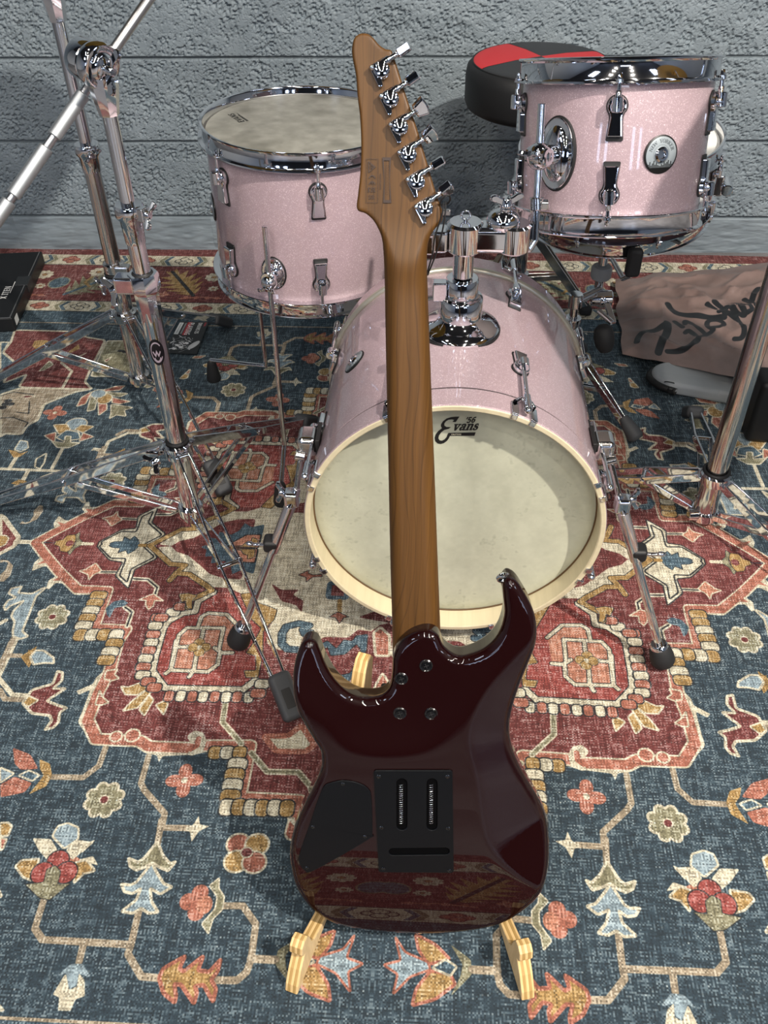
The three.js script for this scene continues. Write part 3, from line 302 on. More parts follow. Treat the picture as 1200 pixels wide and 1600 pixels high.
// ---------------------------------------------------------------- solids from distance fields (guitar body and neck)
function surfaceNets(F, lo, hi, cell) {
  const nx = Math.ceil((hi[0] - lo[0]) / cell) + 1, ny = Math.ceil((hi[1] - lo[1]) / cell) + 1, nz = Math.ceil((hi[2] - lo[2]) / cell) + 1;
  const val = new Float32Array(nx * ny * nz), id = (i, j, k) => (k * ny + j) * nx + i;
  for (let j = 0; j < ny; j++) for (let i = 0; i < nx; i++) { const col = F.column(lo[0] + i * cell, lo[1] + j * cell); for (let k = 0; k < nz; k++) val[id(i, j, k)] = col(lo[2] + k * cell); }
  const vi = new Int32Array(nx * ny * nz).fill(-1), pos = [], idx = [];
  for (let k = 0; k < nz - 1; k++) for (let j = 0; j < ny - 1; j++) for (let i = 0; i < nx - 1; i++) {
    let n = 0, x = 0, y = 0, z = 0; const c = (a, b, d) => val[id(i + a, j + b, k + d)];
    const e = (a, b) => { const va = c(...a), vb = c(...b); if ((va < 0) !== (vb < 0)) { const t = va / (va - vb); n++; x += a[0] + (b[0] - a[0]) * t; y += a[1] + (b[1] - a[1]) * t; z += a[2] + (b[2] - a[2]) * t; } };
    for (const [p, q] of [[0, 0], [0, 1], [1, 0], [1, 1]]) { e([0, p, q], [1, p, q]); e([p, 0, q], [p, 1, q]); e([p, q, 0], [p, q, 1]); }
    if (n) { vi[id(i, j, k)] = pos.length / 3; pos.push(lo[0] + (i + x / n) * cell, lo[1] + (j + y / n) * cell, lo[2] + (k + z / n) * cell); }
  }
  const quad = (a, b, c, d, f) => { if (a < 0 || b < 0 || c < 0 || d < 0) return; f ? idx.push(a, b, c, a, c, d) : idx.push(a, c, b, a, d, c); };
  for (let k = 1; k < nz - 1; k++) for (let j = 1; j < ny - 1; j++) for (let i = 1; i < nx - 1; i++) {
    const s = val[id(i, j, k)] < 0;
    if (s !== val[id(i + 1, j, k)] < 0) quad(vi[id(i, j - 1, k - 1)], vi[id(i, j, k - 1)], vi[id(i, j, k)], vi[id(i, j - 1, k)], s);
    if (s !== val[id(i, j + 1, k)] < 0) quad(vi[id(i - 1, j, k - 1)], vi[id(i - 1, j, k)], vi[id(i, j, k)], vi[id(i, j, k - 1)], s);
    if (s !== val[id(i, j, k + 1)] < 0) quad(vi[id(i - 1, j - 1, k)], vi[id(i, j - 1, k)], vi[id(i, j, k)], vi[id(i - 1, j, k)], s);
  }
  const nor = [], h = 0.0007, at = (x, y, z) => F.column(x, y)(z);
  for (let v = 0; v < pos.length; v += 3) {
    let g;
    for (let it = 0; it < 3; it++) {
      const [x, y, z] = [pos[v], pos[v + 1], pos[v + 2]], c0 = F.column(x, y);
      g = [at(x + h, y, z) - at(x - h, y, z), at(x, y + h, z) - at(x, y - h, z), c0(z + h) - c0(z - h)]; const L = Math.hypot(...g) || 1; g = g.map(q => q / L);
      if (it < 2) { const d = clamp(c0(z), -cell, cell) * Math.min(1, 2 * h / L); for (let q = 0; q < 3; q++) pos[v + q] -= g[q] * d; }
    }
    nor.push(...g);
  }
  const geo = new THREE.BufferGeometry(); geo.setAttribute('position', new THREE.Float32BufferAttribute(pos, 3)); geo.setAttribute('normal', new THREE.Float32BufferAttribute(nor, 3)); geo.setIndex(idx);
  return geo;
}
function polySDF(pts) {   // signed distance to a closed outline, negative inside
  const n = pts.length, X = pts.map(p => p[0]), Y = pts.map(p => p[1]);
  return (x, y) => {
    let d = 1e9, s = 1;
    for (let i = 0, j = n - 1; i < n; j = i++) {
      const ex = X[j] - X[i], ey = Y[j] - Y[i], wx = x - X[i], wy = y - Y[i], t = clamp((wx * ex + wy * ey) / (ex * ex + ey * ey), 0, 1), bx = wx - ex * t, by = wy - ey * t;
      d = Math.min(d, bx * bx + by * by);
      const c1 = y >= Y[i], c2 = y < Y[j], c3 = ex * wy > ey * wx; if ((c1 && c2 && c3) || (!c1 && !c2 && !c3)) s = -s;
    }
    return s * Math.sqrt(d);
  };
}
const side = (pts, x, y) => {   // distance from an open line, positive on its right hand
  let best = 1e9, sg = 1;
  for (let i = 0; i + 1 < pts.length; i++) { const [ax, ay] = pts[i], [bx, by] = pts[i + 1], ex = bx - ax, ey = by - ay, wx = x - ax, wy = y - ay; const t = clamp((wx * ex + wy * ey) / (ex * ex + ey * ey), i ? 0 : -9, i + 2 < pts.length ? 1 : 9); const dx = wx - ex * t, dy = wy - ey * t, d = Math.hypot(dx, dy); if (d < best) { best = d; sg = ex * wy - ey * wx > 0 ? -1 : 1; } }
  return best * sg;
};
const softplus = (x, k) => x > 6 * k ? x : k * Math.log(1 + Math.exp(x / k));
const GT = {"body":[[-0.3,382.3],[10.8,376.7],[18.1,363.3],[33.6,354.0],[58.0,363.3],[73.6,380.4],[80.5,406.0],[77.9,429.4],[77.2,442.4],[82.2,449.0],[90.4,445.7],[100.6,431.6],[111.2,411.5],[115.8,390.9],[115.1,369.9],[109.6,348.4],[102.8,323.5],[97.3,298.2],[94.5,272.7],[97.3,246.9],[106.6,221.1],[122.0,191.8],[136.6,165.3],[145.7,138.3],[149.0,110.4],[148.2,78.4],[141.0,52.6],[124.4,29.7],[101.2,9.8],[65.3,-3.6],[19.5,-11.0],[-26.8,-12.7],[-73.3,-9.7],[-104.3,-2.1],[-129.0,15.4],[-147.1,44.1],[-154.1,76.7],[-153.6,105.5],[-147.0,134.1],[-136.1,162.5],[-123.9,190.4],[-116.4,214.3],[-117.6,234.2],[-126.2,250.3],[-134.6,266.2],[-142.9,285.2],[-146.8,307.4],[-147.2,326.3],[-143.2,348.2],[-136.0,363.8],[-128.9,367.1],[-122.0,364.3],[-117.9,355.3],[-112.4,340.0],[-102.7,321.7],[-88.6,306.5],[-74.4,299.2],[-60.2,298.2],[-48.9,301.8],[-40.6,311.6],[-38.1,330.5],[-37.0,349.1],[-28.9,366.2],[-16.7,377.2]],"neck":[[-53.5,758.3],[-54.3,772.8],[-56.0,787.1],[-59.9,796.5],[-65.1,804.3],[-72.4,809.9],[-79.8,812.7],[-79.0,829.0],[-77.5,842.2],[-76.4,868.9],[-77.7,895.6],[-80.1,913.1],[-81.6,930.4],[-85.0,946.7],[-85.2,954.4],[-83.2,961.8],[-77.6,965.4],[-69.9,964.9],[-65.0,961.3],[-60.9,956.8],[-55.2,953.1],[-49.1,951.8],[-46.7,946.6],[-41.1,931.6],[-32.7,908.6],[-22.8,882.7],[-13.7,856.1],[-4.5,829.2],[2.9,809.0],[1.3,802.5],[-5.9,794.5],[-10.3,784.7],[-11.5,773.3],[-11.2,758.9],[-5.6,671.8],[2.4,551.9],[8.8,451.9],[14.0,372.7],[17.3,313.6],[-38.3,311.4],[-39.9,370.7],[-43.2,450.3],[-46.6,550.7],[-50.8,670.9]],"tun":[[[-57.5,933.8],[-34.1,947.6]],[[-48.7,910.0],[-25.4,923.9]],[[-39.7,886.0],[-17.6,899.6]],[[-31.2,862.1],[-8.5,876.4]],[[-22.9,838.2],[0.0,852.1]],[[-14.4,814.3],[8.6,828.8]]],"bolts":[[-0.7,342.5],[-27.5,325.1],[-28.2,284.0],[6.5,286.2]],"trem":[[-56.3,216.0],[32.0,220.0],[38.3,82.8],[-49.1,79.0]],"slots":[[[-24.3,200.8],[-23.3,144.7]],[[9.6,202.4],[11.1,146.4]],[[-33.0,108.4],[27.6,112.4]]],"tscr":[[-50.5,208.8],[26.5,212.3],[-46.8,141.0],[29.5,143.9],[-43.9,84.7],[33.0,86.1]],"ctrl":[[-105.6,197.0],[-91.0,201.1],[-73.6,198.5],[-61.9,190.7],[-58.3,177.3],[-57.1,132.6],[-61.4,123.7],[-124.4,77.7],[-136.5,77.1],[-143.0,89.3],[-140.7,103.7],[-129.7,139.4],[-120.5,170.9],[-112.9,191.7]],"cscr":[[-91.0,196.7],[-125.8,137.9],[-65.6,127.7],[-133.5,80.9]],"strap":[80.5,440.8],"belly":[[48.1,263.1],[59.7,206.4],[77.3,122.0],[108.7,84.8],[141.0,65.0]],"heel":[[-116.5,280.2],[-79.5,243.0],[-2.4,246.3],[38.8,283.5],[59.7,318.9]],"dec":[[-70.9,858.7],[-60.6,858.8],[-59.0,819.1],[-69.4,819.0],[-55.8,860.0],[-48.0,860.0],[-46.8,819.2],[-54.1,819.1]],"cord":[[1.4,815.2],[-1.9,803.5],[-8.4,771.1],[-13.5,753.0]]};
const mmm = l => l.map(p => Array.isArray(p[0]) ? mmm(p) : [p[0] / 1000, p[1] / 1000]);
const smoothLine = (pts, n, closed = true) => new THREE.CatmullRomCurve3(pts.map(p => V(p[0], p[1], 0)), closed, 'centripetal').getPoints(n).map(p => [p.x, p.y]).slice(0, closed ? -1 : undefined);
const lean = 24.5 * deg, GB = V(0.0086, 0.045, -0.4572);
const GM = new THREE.Matrix4().makeBasis(V(1, 0, 0), V(0, Math.cos(lean), -Math.sin(lean)), V(0, Math.sin(lean), Math.cos(lean))).setPosition(GB);
const gw = (s, t, n) => V(s, t, n).applyMatrix4(GM);
M.guitar = phy({ color: new THREE.Color().setRGB(0.0075, 0.0005, 0.0006), roughness: 0.5, specularIntensity: 0.1, clearcoat: 1, clearcoatRoughness: 0.012 });
const neckTex = dataTex(512, 2048, (i, j) => {
  const x = i / 512 * 0.14, y = j / 2048 * 1.0, wob = (fbm(x * 30, y * 6, 3) - 0.5) * 0.012, g = fbm((x + wob) * 420, y * 5, 4), f = fbm(x * 2600, y * 40, 2);
  const cath = Math.sin((x + wob * 2.2) * 620 + fbm(x * 18 + 3, y * 4.5, 3) * 20); const k = (g - 0.5) * 30 + (f - 0.5) * 14 + (cath > 0.86 ? -(cath - 0.86) * 120 : 0) + (fbm(x * 14, y * 3, 3) - 0.5) * 40;
  return [77 + k * 0.7, 51 + k * 0.52, 20 + k * 0.3];
});
M.neck = phy({ map: neckTex, roughness: 0.45, specularIntensity: 0.6 });
M.plate = phy({ color: 0x06080b, roughness: 0.35, specularIntensity: 0.55 });
M.pit = phy({ color: 0x030304, roughness: 0.9, specularIntensity: 0.1 });
{
  const o = thing('electric_guitar', 'dark red electric guitar seen from behind, leaning on a plywood stand', 'guitar', gw(0, 0, 0));
  const bodyLine = smoothLine(mmm(GT.body), 300), bsd = polySDF(bodyLine);
  const bellyL = smoothLine(mmm([[96, 360], [62, 312], ...GT.belly, [160, 58]]), 60, false), heelL = smoothLine(mmm([[-170, 320], ...GT.heel, [82, 372], [96, 440]]), 60, false);
  const backOf = (s, t) => { const b = softplus(-side(bellyL, s, t), 0.002), h = softplus(-side(heelL, s, t), 0.004); return -Math.min(0.017, b * 0.22) * (t < 0.36 ? 1 : clamp(1 - (t - 0.36) / 0.06, 0, 1)) - 0.016 * (1 - Math.exp(-h * 0.22 / 0.016)); };
  const r = 0.0085, front = -0.043;
  const F = { column: (s, t) => { const d = bsd(s, t), nb = backOf(s, t); return n => { const qx = d + r, qz = Math.max(n - nb, front - n) + r; return Math.min(Math.max(qx, qz), 0) + Math.hypot(Math.max(qx, 0), Math.max(qz, 0)) - r; }; } };
  const bg = surfaceNets(F, [-0.165, -0.022, -0.05], [0.16, 0.46, 0.007], 0.0028);
  part(o, 'body', xf(bg, GM), M.guitar);
  // neck and headstock
  const nk = mmm(GT.neck), hd = nk.slice(0, 34), nr = nk.slice(34, 39), nl = nk.slice(39);
  const nkLine = [...smoothLine(hd, 160, false), ...smoothLine([hd[33], ...nr], 40, false).slice(1), ...smoothLine([...nl, hd[0]], 40, false).slice(0, -1)], nsd = polySDF(nkLine);
  const NUT = 0.772;
  const FN = { column: (s, t) => {
    const d = nsd(s, t), k = sstep(NUT - 0.02, NUT + 0.035, t), rr = 0.0165 * (1 - k) + 0.0032 * k, nb = -0.0325 - 0.0015 * k + 0.004 * Math.exp(-(((t - NUT + 0.006) / 0.02) ** 2)), nf = -0.0505 + 0.0025 * k;
    return n => { const qx = d + rr, qz = n - nb + rr; const a = Math.min(Math.max(qx, qz), 0) + Math.hypot(Math.max(qx, 0), Math.max(qz, 0)) - rr; return Math.max(a, nf - n); };
  } };
  const ng = surfaceNets(FN, [-0.09, 0.305, -0.056], [0.06, 0.975, -0.02], 0.0024);
  { const p = ng.attributes.position, uv = []; for (let i = 0; i < p.count; i++) uv.push(p.getX(i) / 0.14 + 0.5, p.getY(i) / 1.0); ng.setAttribute('uv', new THREE.Float32BufferAttribute(uv, 2)); }
  const neck = part(o, 'neck', xf(ng, GM), M.neck, 'roasted maple neck and headstock');
  const L0 = nl[0], R0 = nr[4], fb = poly([[L0[0] + 0.001, 0.312], [R0[0] - 0.001, 0.312], [hd[33][0] - 0.0008, NUT - 0.012], [hd[0][0] + 0.0008, NUT - 0.012]]);
  part(o, 'fretboard', xf(mv(extrude(fb, 0.0055, 0.0008), 0, 0, -0.0565), GM), M.neck);
  const cx = t => { const k = (t - 0.32) / (NUT - 0.32); return (L0[0] + R0[0]) / 2 * (1 - k) + (hd[0][0] + hd[33][0]) / 2 * k; };
  for (let q = 0; q < 6; q++) part(o, 'string', rod(gw(cx(0.1) + (q - 2.5) * 0.0105, 0.125, -0.0595), gw(cx(NUT) + (q - 2.5) * 0.007, NUT - 0.01, -0.058), 0.0004, 0.0004, 6), M.steel);
  part(o, 'bridge', xf(mv(box(0.085, 0.04, 0.014, 0.003), cx(0.12), 0.125, -0.0495), GM), M.chrome);
  for (const t of [0.165, 0.235, 0.29]) part(o, 'pickup', xf(mv(box(0.085, t < 0.2 ? 0.036 : 0.018, 0.008, 0.003), cx(t), t, -0.046), GM), M.black);
  // screws that hold the neck
  for (const [s, t] of mmm(GT.bolts)) {
    const nb = backOf(s, t), m = GM.clone().multiply(new THREE.Matrix4().makeTranslation(s, t, nb)).multiply(new THREE.Matrix4().makeRotationX(Math.PI / 2));
    const b = part(o, 'neck_bolt', xf(lathe([[0, 0.0008], [0.0032, 0.0014], [0.0052, 0.0012], [0.0056, 0.0006], [0.0066, 0.0010], [0.0074, 0.0004], [0.0074, -0.004], [0, -0.004]], 28), m), M.gloss);
    for (const a of [0, Math.PI / 2]) part(b, 'screw_slot', xf(ry(mv(box(0.0058, 0.0006, 0.0009, 0.0002, 1), 0, 0.0015, 0), a + 0.4), m), M.black);
  }
  // cavity covers
  const screw = (par, s, t, n, rad = 0.0024) => part(par, 'screw', xf(rx(lathe([[0, 0.0006], [rad * 0.5, 0.0003], [rad * 0.55, 0.0009], [rad, 0.0006], [rad, -0.001], [0, -0.001]], 18), Math.PI / 2), GM.clone().multiply(new THREE.Matrix4().makeTranslation(s, t, n))), M.gloss);
  const tr = spline4(mmm(GT.trem), 0.004);
  for (const [[s0, t0], [s1, t1]] of mmm(GT.slots)) tr.holes.push(stadium(s0, t0, s1, t1, Math.abs(t0 - t1) > 0.02 ? 0.0062 : 0.0048));
  const tc = part(o, 'spring_cover', xf(mv(extrude(tr, 0.0012, 0.0006, 2), 0, 0, 0.0003), GM), M.plate, 'black back plate with three slots');
  for (const [s, t] of mmm(GT.tscr)) screw(tc, s, t, 0.0021);
  part(o, 'cavity', [[-0.0065, 0.173, 0.056, 0.076], [-0.0025, 0.110, 0.078, 0.016]].map(([s, t, w, h]) => xf(mv(new THREE.BoxGeometry(w, h, 0.0003), s, t, 0.00015), GM)).slice(0, 1), M.pit);
  part(o, 'cavity', xf(mv(new THREE.BoxGeometry(0.078, 0.016, 0.0003), -0.0025, 0.110, 0.00015), GM), M.pit);
  for (const [[s0, t0], [s1, t1]] of mmm(GT.slots).slice(0, 2)) { const p = []; for (let k = 0; k <= 130; k++) { const a = k * 0.9, f = k / 130; p.push(gw(s0 + (s1 - s0) * f - 0.001 + 0.0026 * Math.cos(a), t0 - 0.002 + (t1 - t0 + 0.004) * f, -0.0004 + 0.0026 * Math.sin(a))); } part(o, 'spring', tube(p, 0.0006, 260, 6), M.chrome); }
  const cc = part(o, 'control_cover', xf(mv(extrude(spline(mmm(GT.ctrl), 6), 0.001, 0.0005, 2), 0, 0, 0.0003), GM), M.plate, 'black control cavity cover');
  for (const [s, t] of mmm(GT.cscr)) screw(cc, s, t, 0.0018, 0.0021);
  // strap button on the horn
  { const [s, t] = [GT.strap[0] / 1000, GT.strap[1] / 1000], p = gw(s, t - 0.004, -0.019), d = gw(-0.28, 1, 0.25).sub(gw(0, 0, 0)); part(o, 'strap_button', xf(lathe([[0, -0.006], [0.004, -0.006], [0.004, 0.004], [0.0075, 0.0075], [0.0078, 0.010], [0.006, 0.0115], [0.0045, 0.0118], [0.003, 0.0105], [0, 0.0102]], 28), frame(p, d, V(0, 0, 1))), M.chrome); }
  part(o, 'strap_button', xf(lathe([[0, -0.004], [0.004, -0.004], [0.004, 0.004], [0.0078, 0.008], [0.006, 0.0115], [0, 0.011]], 20), frame(gw(0, -0.011, -0.021), gw(0, -1, 0).sub(gw(0, 0, 0)), V(0, 0, 1))), M.chrome);
  // tuners
  const turn = [1.05, 1.0, 0.35, 0.5, 1.1, 0.75];
  mmm(GT.tun).forEach(([[s, t], [bs, bt]], k) => {
    const dx = bs - s, dt = bt - t, a = Math.atan2(dt, dx), lm = new THREE.Matrix4().makeRotationZ(a), m = GM.clone().multiply(new THREE.Matrix4().makeTranslation(s, t, -0.0337)).multiply(lm), L = Math.hypot(dx, dt);
    const sh = new THREE.Shape(); sh.moveTo(-0.0085, 0.0085); sh.lineTo(0.0075, 0.0085); sh.lineTo(0.0078, 0); sh.absarc(0, 0, 0.0078, 0, -2.0, true); sh.lineTo(-0.0045, -0.0105); sh.absarc(-0.0068, -0.0098, 0.0024, -0.4, -3.4, true); sh.lineTo(-0.0085, 0.0085);
    const tu = part(o, 'tuner', [xf(extrude(sh, 0.0042, 0.0012, 3), m), xf(mv(rx(lathe([[0, 0.0095], [0.0058, 0.0095], [0.0068, 0.0088], [0.0072, 0.004], [0, 0.004]], 32), Math.PI / 2), 0, 0, 0), m), xf(mv(ball(V(0, 0, 0), 0.0026), -0.0062, 0.0062, 0.0052), m)], M.chrome);
    const bx = Math.max(L, 0.022), sh2 = xf(rz(lathe([[0, -0.004], [0.0034, -0.003], [0.0036, 0.006], [0.0024, 0.008], [0.0024, bx - 0.012], [0.0042, bx - 0.0105], [0.0042, bx - 0.009], [0, bx - 0.009]], 20), -Math.PI / 2), m.clone().multiply(new THREE.Matrix4().makeTranslation(0.004, 0.0045, 0.0046)));
    part(tu, 'shaft', sh2, M.chrome);
    const bt_ = new THREE.Shape(); bt_.moveTo(-0.006, -0.0055); bt_.quadraticCurveTo(-0.0075, 0, -0.006, 0.0055); bt_.lineTo(0.0045, 0.0085); bt_.quadraticCurveTo(0.0085, 0, 0.0045, -0.0085); bt_.closePath();
    const bg2 = mv(extrude(bt_, 0.0042, 0.0018, 3), 0, 0, -0.0021); bg2.rotateX(Math.PI / 2 * turn[k]); 
    part(tu, 'button', xf(bg2, m.clone().multiply(new THREE.Matrix4().makeTranslation(bx - 0.001, 0.0045, 0.0046))), M.chrome);
  });
  // certification print and stamped frame on the headstock
  const W = 280, H = 470, dt = canvasTex(W * 2, H * 2, (c) => {
    c.scale(20, 20); c.translate(73, 862); c.scale(1, -1);   // millimetres of the headstock, s to the right and t up
    const ink = '#2a1608'; c.strokeStyle = ink; c.fillStyle = ink; c.lineWidth = 0.35;
    c.strokeRect(-71, 819.4, 11, 39); c.lineWidth = 0.75; c.lineJoin = 'round';
    c.beginPath(); c.moveTo(-69, 856); c.lineTo(-62.6, 851.4); c.lineTo(-68.6, 846.6); c.closePath(); c.stroke(); c.lineWidth = 0.4; c.beginPath(); c.arc(-66, 851.6, 1.5, 0, 7); c.stroke(); c.beginPath(); c.arc(-65.2, 851.4, 0.9, 0, 7); c.stroke();
    c.lineWidth = 0.95; c.beginPath(); c.arc(-65.3, 841, 2.7, 0.1, Math.PI - 0.1); c.stroke(); c.beginPath(); c.arc(-65.3, 835.5, 2.7, 0.1, Math.PI - 0.1); c.moveTo(-65.3, 836); c.lineTo(-65.3, 838.2); c.stroke();
    c.fillRect(-69, 828.8, 1, 4.6); c.lineWidth = 0.4; c.strokeRect(-66, 829.3, 3, 3.4); c.beginPath(); c.moveTo(-67, 829); c.lineTo(-62, 833.4); c.moveTo(-62, 829); c.lineTo(-67, 833.4); c.stroke();
    c.save(); c.translate(-65.6, 826.6); c.rotate(-Math.PI / 2); c.scale(1, -1); c.font = 'bold 3.1px sans-serif'; c.textAlign = 'center'; c.fillText('UK', 2.2, -0.1); c.fillText('CA', 2.2, 2.8); c.restore();
    c.save(); c.translate(-57.9, 845.5); c.rotate(-Math.PI / 2); c.scale(1, -1); c.font = 'bold 1.9px sans-serif'; c.fillText('MADE IN JAPAN', 0, 0); c.restore();
    c.beginPath(); c.moveTo(-56, 860); c.lineTo(-47.8, 860); c.lineTo(-48.6, 840); c.lineTo(-46.8, 819.3); c.lineTo(-54.6, 819.3); c.lineTo(-54.2, 840); c.closePath(); c.moveTo(-54.6, 857.2); c.lineTo(-53.6, 840); c.lineTo(-53.4, 822); c.lineTo(-48.2, 822); c.lineTo(-49, 840); c.lineTo(-49.2, 857.2); c.closePath(); c.fill('evenodd');
    c.globalAlpha = 0.4; for (let k = 0; k < 9; k++) { c.lineWidth = 0.35; c.strokeRect(-52.6, 827 + k * 3, 2.6, 1.8); }
  });
  const dg = new THREE.PlaneGeometry(0.028, 0.047); dg.translate(-0.059, 0.8385, -0.03385);
  part(o, 'certification_print', xf(dg, GM), new THREE.MeshStandardMaterial({ map: dt, transparent: true, roughness: 0.5, polygonOffset: true, polygonOffsetFactor: -2 }));
}
function spline4(c, r) { const s = new THREE.Shape(), n = c.length; for (let i = 0; i < n; i++) { const a = c[(i + n - 1) % n], b = c[i], d = c[(i + 1) % n], u = (p, q) => { const L = Math.hypot(q[0] - p[0], q[1] - p[1]); return [p[0] + (q[0] - p[0]) * r / L, p[1] + (q[1] - p[1]) * r / L]; }; const p = u(b, a), q = u(b, d); i ? s.lineTo(...p) : s.moveTo(...p); s.quadraticCurveTo(b[0], b[1], q[0], q[1]); } s.closePath(); return s; }
function stadium(x0, y0, x1, y1, r) { const h = new THREE.Path(), a = Math.atan2(y1 - y0, x1 - x0), n = 10; for (let k = 0; k <= n; k++) { const b = a + Math.PI / 2 + Math.PI * k / n; k ? h.lineTo(x0 + r * Math.cos(b), y0 + r * Math.sin(b)) : h.moveTo(x0 + r * Math.cos(b), y0 + r * Math.sin(b)); } for (let k = 0; k <= n; k++) { const b = a - Math.PI / 2 + Math.PI * k / n; h.lineTo(x1 + r * Math.cos(b), y1 + r * Math.sin(b)); } h.closePath(); return h; }
// black cord looped round the lowest tuner
{
  const c = thing('tag_cord', 'thin black cord looped round the lowest tuner and hanging beside the neck', 'cord', gw(0.004, 0.752, -0.03));
  const P = l => l.map(a => gw(...a));
  part(c, 'loop', tube(P([[0.0045, 0.826, -0.0225], [0.0005, 0.822, -0.0255], [0.0000, 0.819, -0.0325], [0.0045, 0.818, -0.0345], [0.0090, 0.822, -0.030], [0.0080, 0.826, -0.0235]]), 0.0009, 40, 8, true), M.black);
  part(c, 'strand', tube(P([[0.003, 0.820, -0.027], [0.0015, 0.808, -0.029], [-0.004, 0.790, -0.036], [-0.0065, 0.772, -0.046], [-0.0115, 0.752, -0.056]]), 0.0008, 30, 8), M.black);
  part(c, 'strand', tube(P([[0.005, 0.821, -0.028], [0.0045, 0.806, -0.030], [0.001, 0.786, -0.038], [-0.0045, 0.768, -0.048], [-0.0105, 0.752, -0.0575]]), 0.0008, 30, 8), M.black);
}
// plywood stand
{
  const plyTex = dataTex(128, 128, (i, j) => { const k = (fbm(i / 30, j / 4, 3) - 0.5) * 30; return [214 + k, 188 + k, 142 + k]; });
  const plyEdge = dataTex(64, 64, (i, j) => { const l = Math.floor(i / 64 * 5), k = (fbm(i / 3, j / 14 + l * 9, 3) - 0.5) * 36 - (l % 2 ? 42 : 0) - (i % 13 === 0 ? 30 : 0); return [220 + k, 186 + k, 130 + k]; });
  const face = std({ map: plyTex, roughness: 0.6 }), edge = std({ map: plyEdge, roughness: 0.6 });
  const s = thing('guitar_stand', 'folding light plywood guitar stand under the dark red guitar', 'stand', V(0.005, 0, -0.5));
  // outline of a side board: a runs backwards, y up
  const out = [[0.0, 0.0], [0.004, 0.012], [0.016, 0.030], [0.030, 0.044], [0.026, 0.047], [0.0235, 0.055], [0.026, 0.066], [0.034, 0.0705], [0.042, 0.067], [0.047, 0.055], [0.050, 0.036], [0.056, 0.027], [0.096, 0.0085], [0.112, 0.0085], [0.124, 0.022], [0.142, 0.075], [0.188, 0.175], [0.232, 0.262], [0.252, 0.300], [0.262, 0.310], [0.273, 0.310], [0.279, 0.300], [0.272, 0.26], [0.256, 0.18], [0.254, 0.10], [0.272, 0.03], [0.278, 0.0], [0.25, 0.0], [0.222, 0.030], [0.175, 0.022], [0.12, 0.002], [0.06, 0.0], [0.03, 0.0]];
  for (const [x0, z0, x1, z1, inn] of [[-0.1405, -0.394, -0.062, -0.66, 1], [0.1385, -0.400, 0.070, -0.66, -1]]) {
    const d = V(x1 - x0, 0, z1 - z0).normalize(), m = new THREE.Matrix4().makeBasis(d, UP, new THREE.Vector3().crossVectors(d, UP)).setPosition(x0, 0, z0);
    const shp = poly(out), g = extrude(shp, 0.0135, 0.0014, 2); g.translate(0, 0.0014, -0.0068);
    const uv = g.attributes.uv, p = g.attributes.position, n = g.attributes.normal;
    for (let i = 0; i < uv.count; i++) uv.setXY(i, Math.abs(n.getZ(i)) > 0.8 ? p.getY(i) / 0.1 : p.getZ(i) / 0.0165 + 0.5, Math.abs(n.getZ(i)) > 0.8 ? p.getX(i) / 0.1 : (p.getX(i) + p.getY(i)) / 0.08);
    g.clearGroups(); const f = [], e = []; const gi = g.index ? g.toNonIndexed() : g, P = gi.attributes;
    const pick = test => { const r = new THREE.BufferGeometry(), a = { position: [], normal: [], uv: [] }; for (let t = 0; t < P.position.count; t += 3) if (test(Math.abs(P.normal.getZ(t)) > 0.9)) for (let q = t; q < t + 3; q++) { a.position.push(P.position.getX(q), P.position.getY(q), P.position.getZ(q)); a.normal.push(P.normal.getX(q), P.normal.getY(q), P.normal.getZ(q)); a.uv.push(P.uv.getX(q), P.uv.getY(q)); } for (const k in a) r.setAttribute(k, new THREE.Float32BufferAttribute(a[k], k === 'uv' ? 2 : 3)); return r; };
    const b = part(s, 'side_board', xf(pick(z => z), m), face); part(b, 'ply_edge', xf(pick(z => !z), m), edge, 'layered plywood edge');
  }
  part(s, 'cross_brace', bar(V(-0.070, 0.12, -0.628), V(0.074, 0.12, -0.628), 0.03, 0.012, UP), face);
  part(s, 'cross_brace', bar(V(-0.068, 0.05, -0.642), V(0.072, 0.05, -0.642), 0.03, 0.012, UP), face);
}

// ---------------------------------------------------------------- drums
const lugShape = (k = 1) => { const s = new THREE.Shape(); s.moveTo(-0.0095 * k, -0.034 * k); s.quadraticCurveTo(-0.0095 * k, -0.036 * k, -0.0075 * k, -0.036 * k); s.lineTo(0.0075 * k, -0.036 * k); s.quadraticCurveTo(0.0095 * k, -0.036 * k, 0.0095 * k, -0.034 * k); s.lineTo(0.0075 * k, -0.014 * k); s.quadraticCurveTo(0.0075 * k, -0.01 * k, 0.0095 * k, -0.006 * k); s.absarc(0, 0, 0.0118 * k, -0.55, Math.PI + 0.55, false); s.quadraticCurveTo(-0.0075 * k, -0.01 * k, -0.0075 * k, -0.014 * k); s.lineTo(-0.0095 * k, -0.034 * k); return s; };
const gasketGeo = extrude((() => { const s = lugShape(1.14); return s; })(), 0.0016, 0.0004, 1);
const lugGeo = flatten([mv(extrude(lugShape(1), 0.0055, 0.0022, 3), 0, 0, 0.0012), rod(V(0, -0.007, 0.0125), V(0, 0.011, 0.0125), 0.0072, 0.0068), mv(ball(V(0, 0, 0), 0.0085, 1, 0.95, 0.8), 0, 0, 0.011), mv(rx(extrude(poly([[-0.0075, 0], [0.0075, 0], [0.006, 0.006], [-0.006, 0.006]]), 0.02, 0.0012), Math.PI / 2), 0, -0.0135, 0.0015)]);
const at = (az, r, y, dir = 1) => new THREE.Matrix4().makeBasis(V(Math.cos(az) * dir, 0, -Math.sin(az) * dir), V(0, dir, 0), V(Math.sin(az), 0, Math.cos(az))).setPosition(sph(az, r, y));
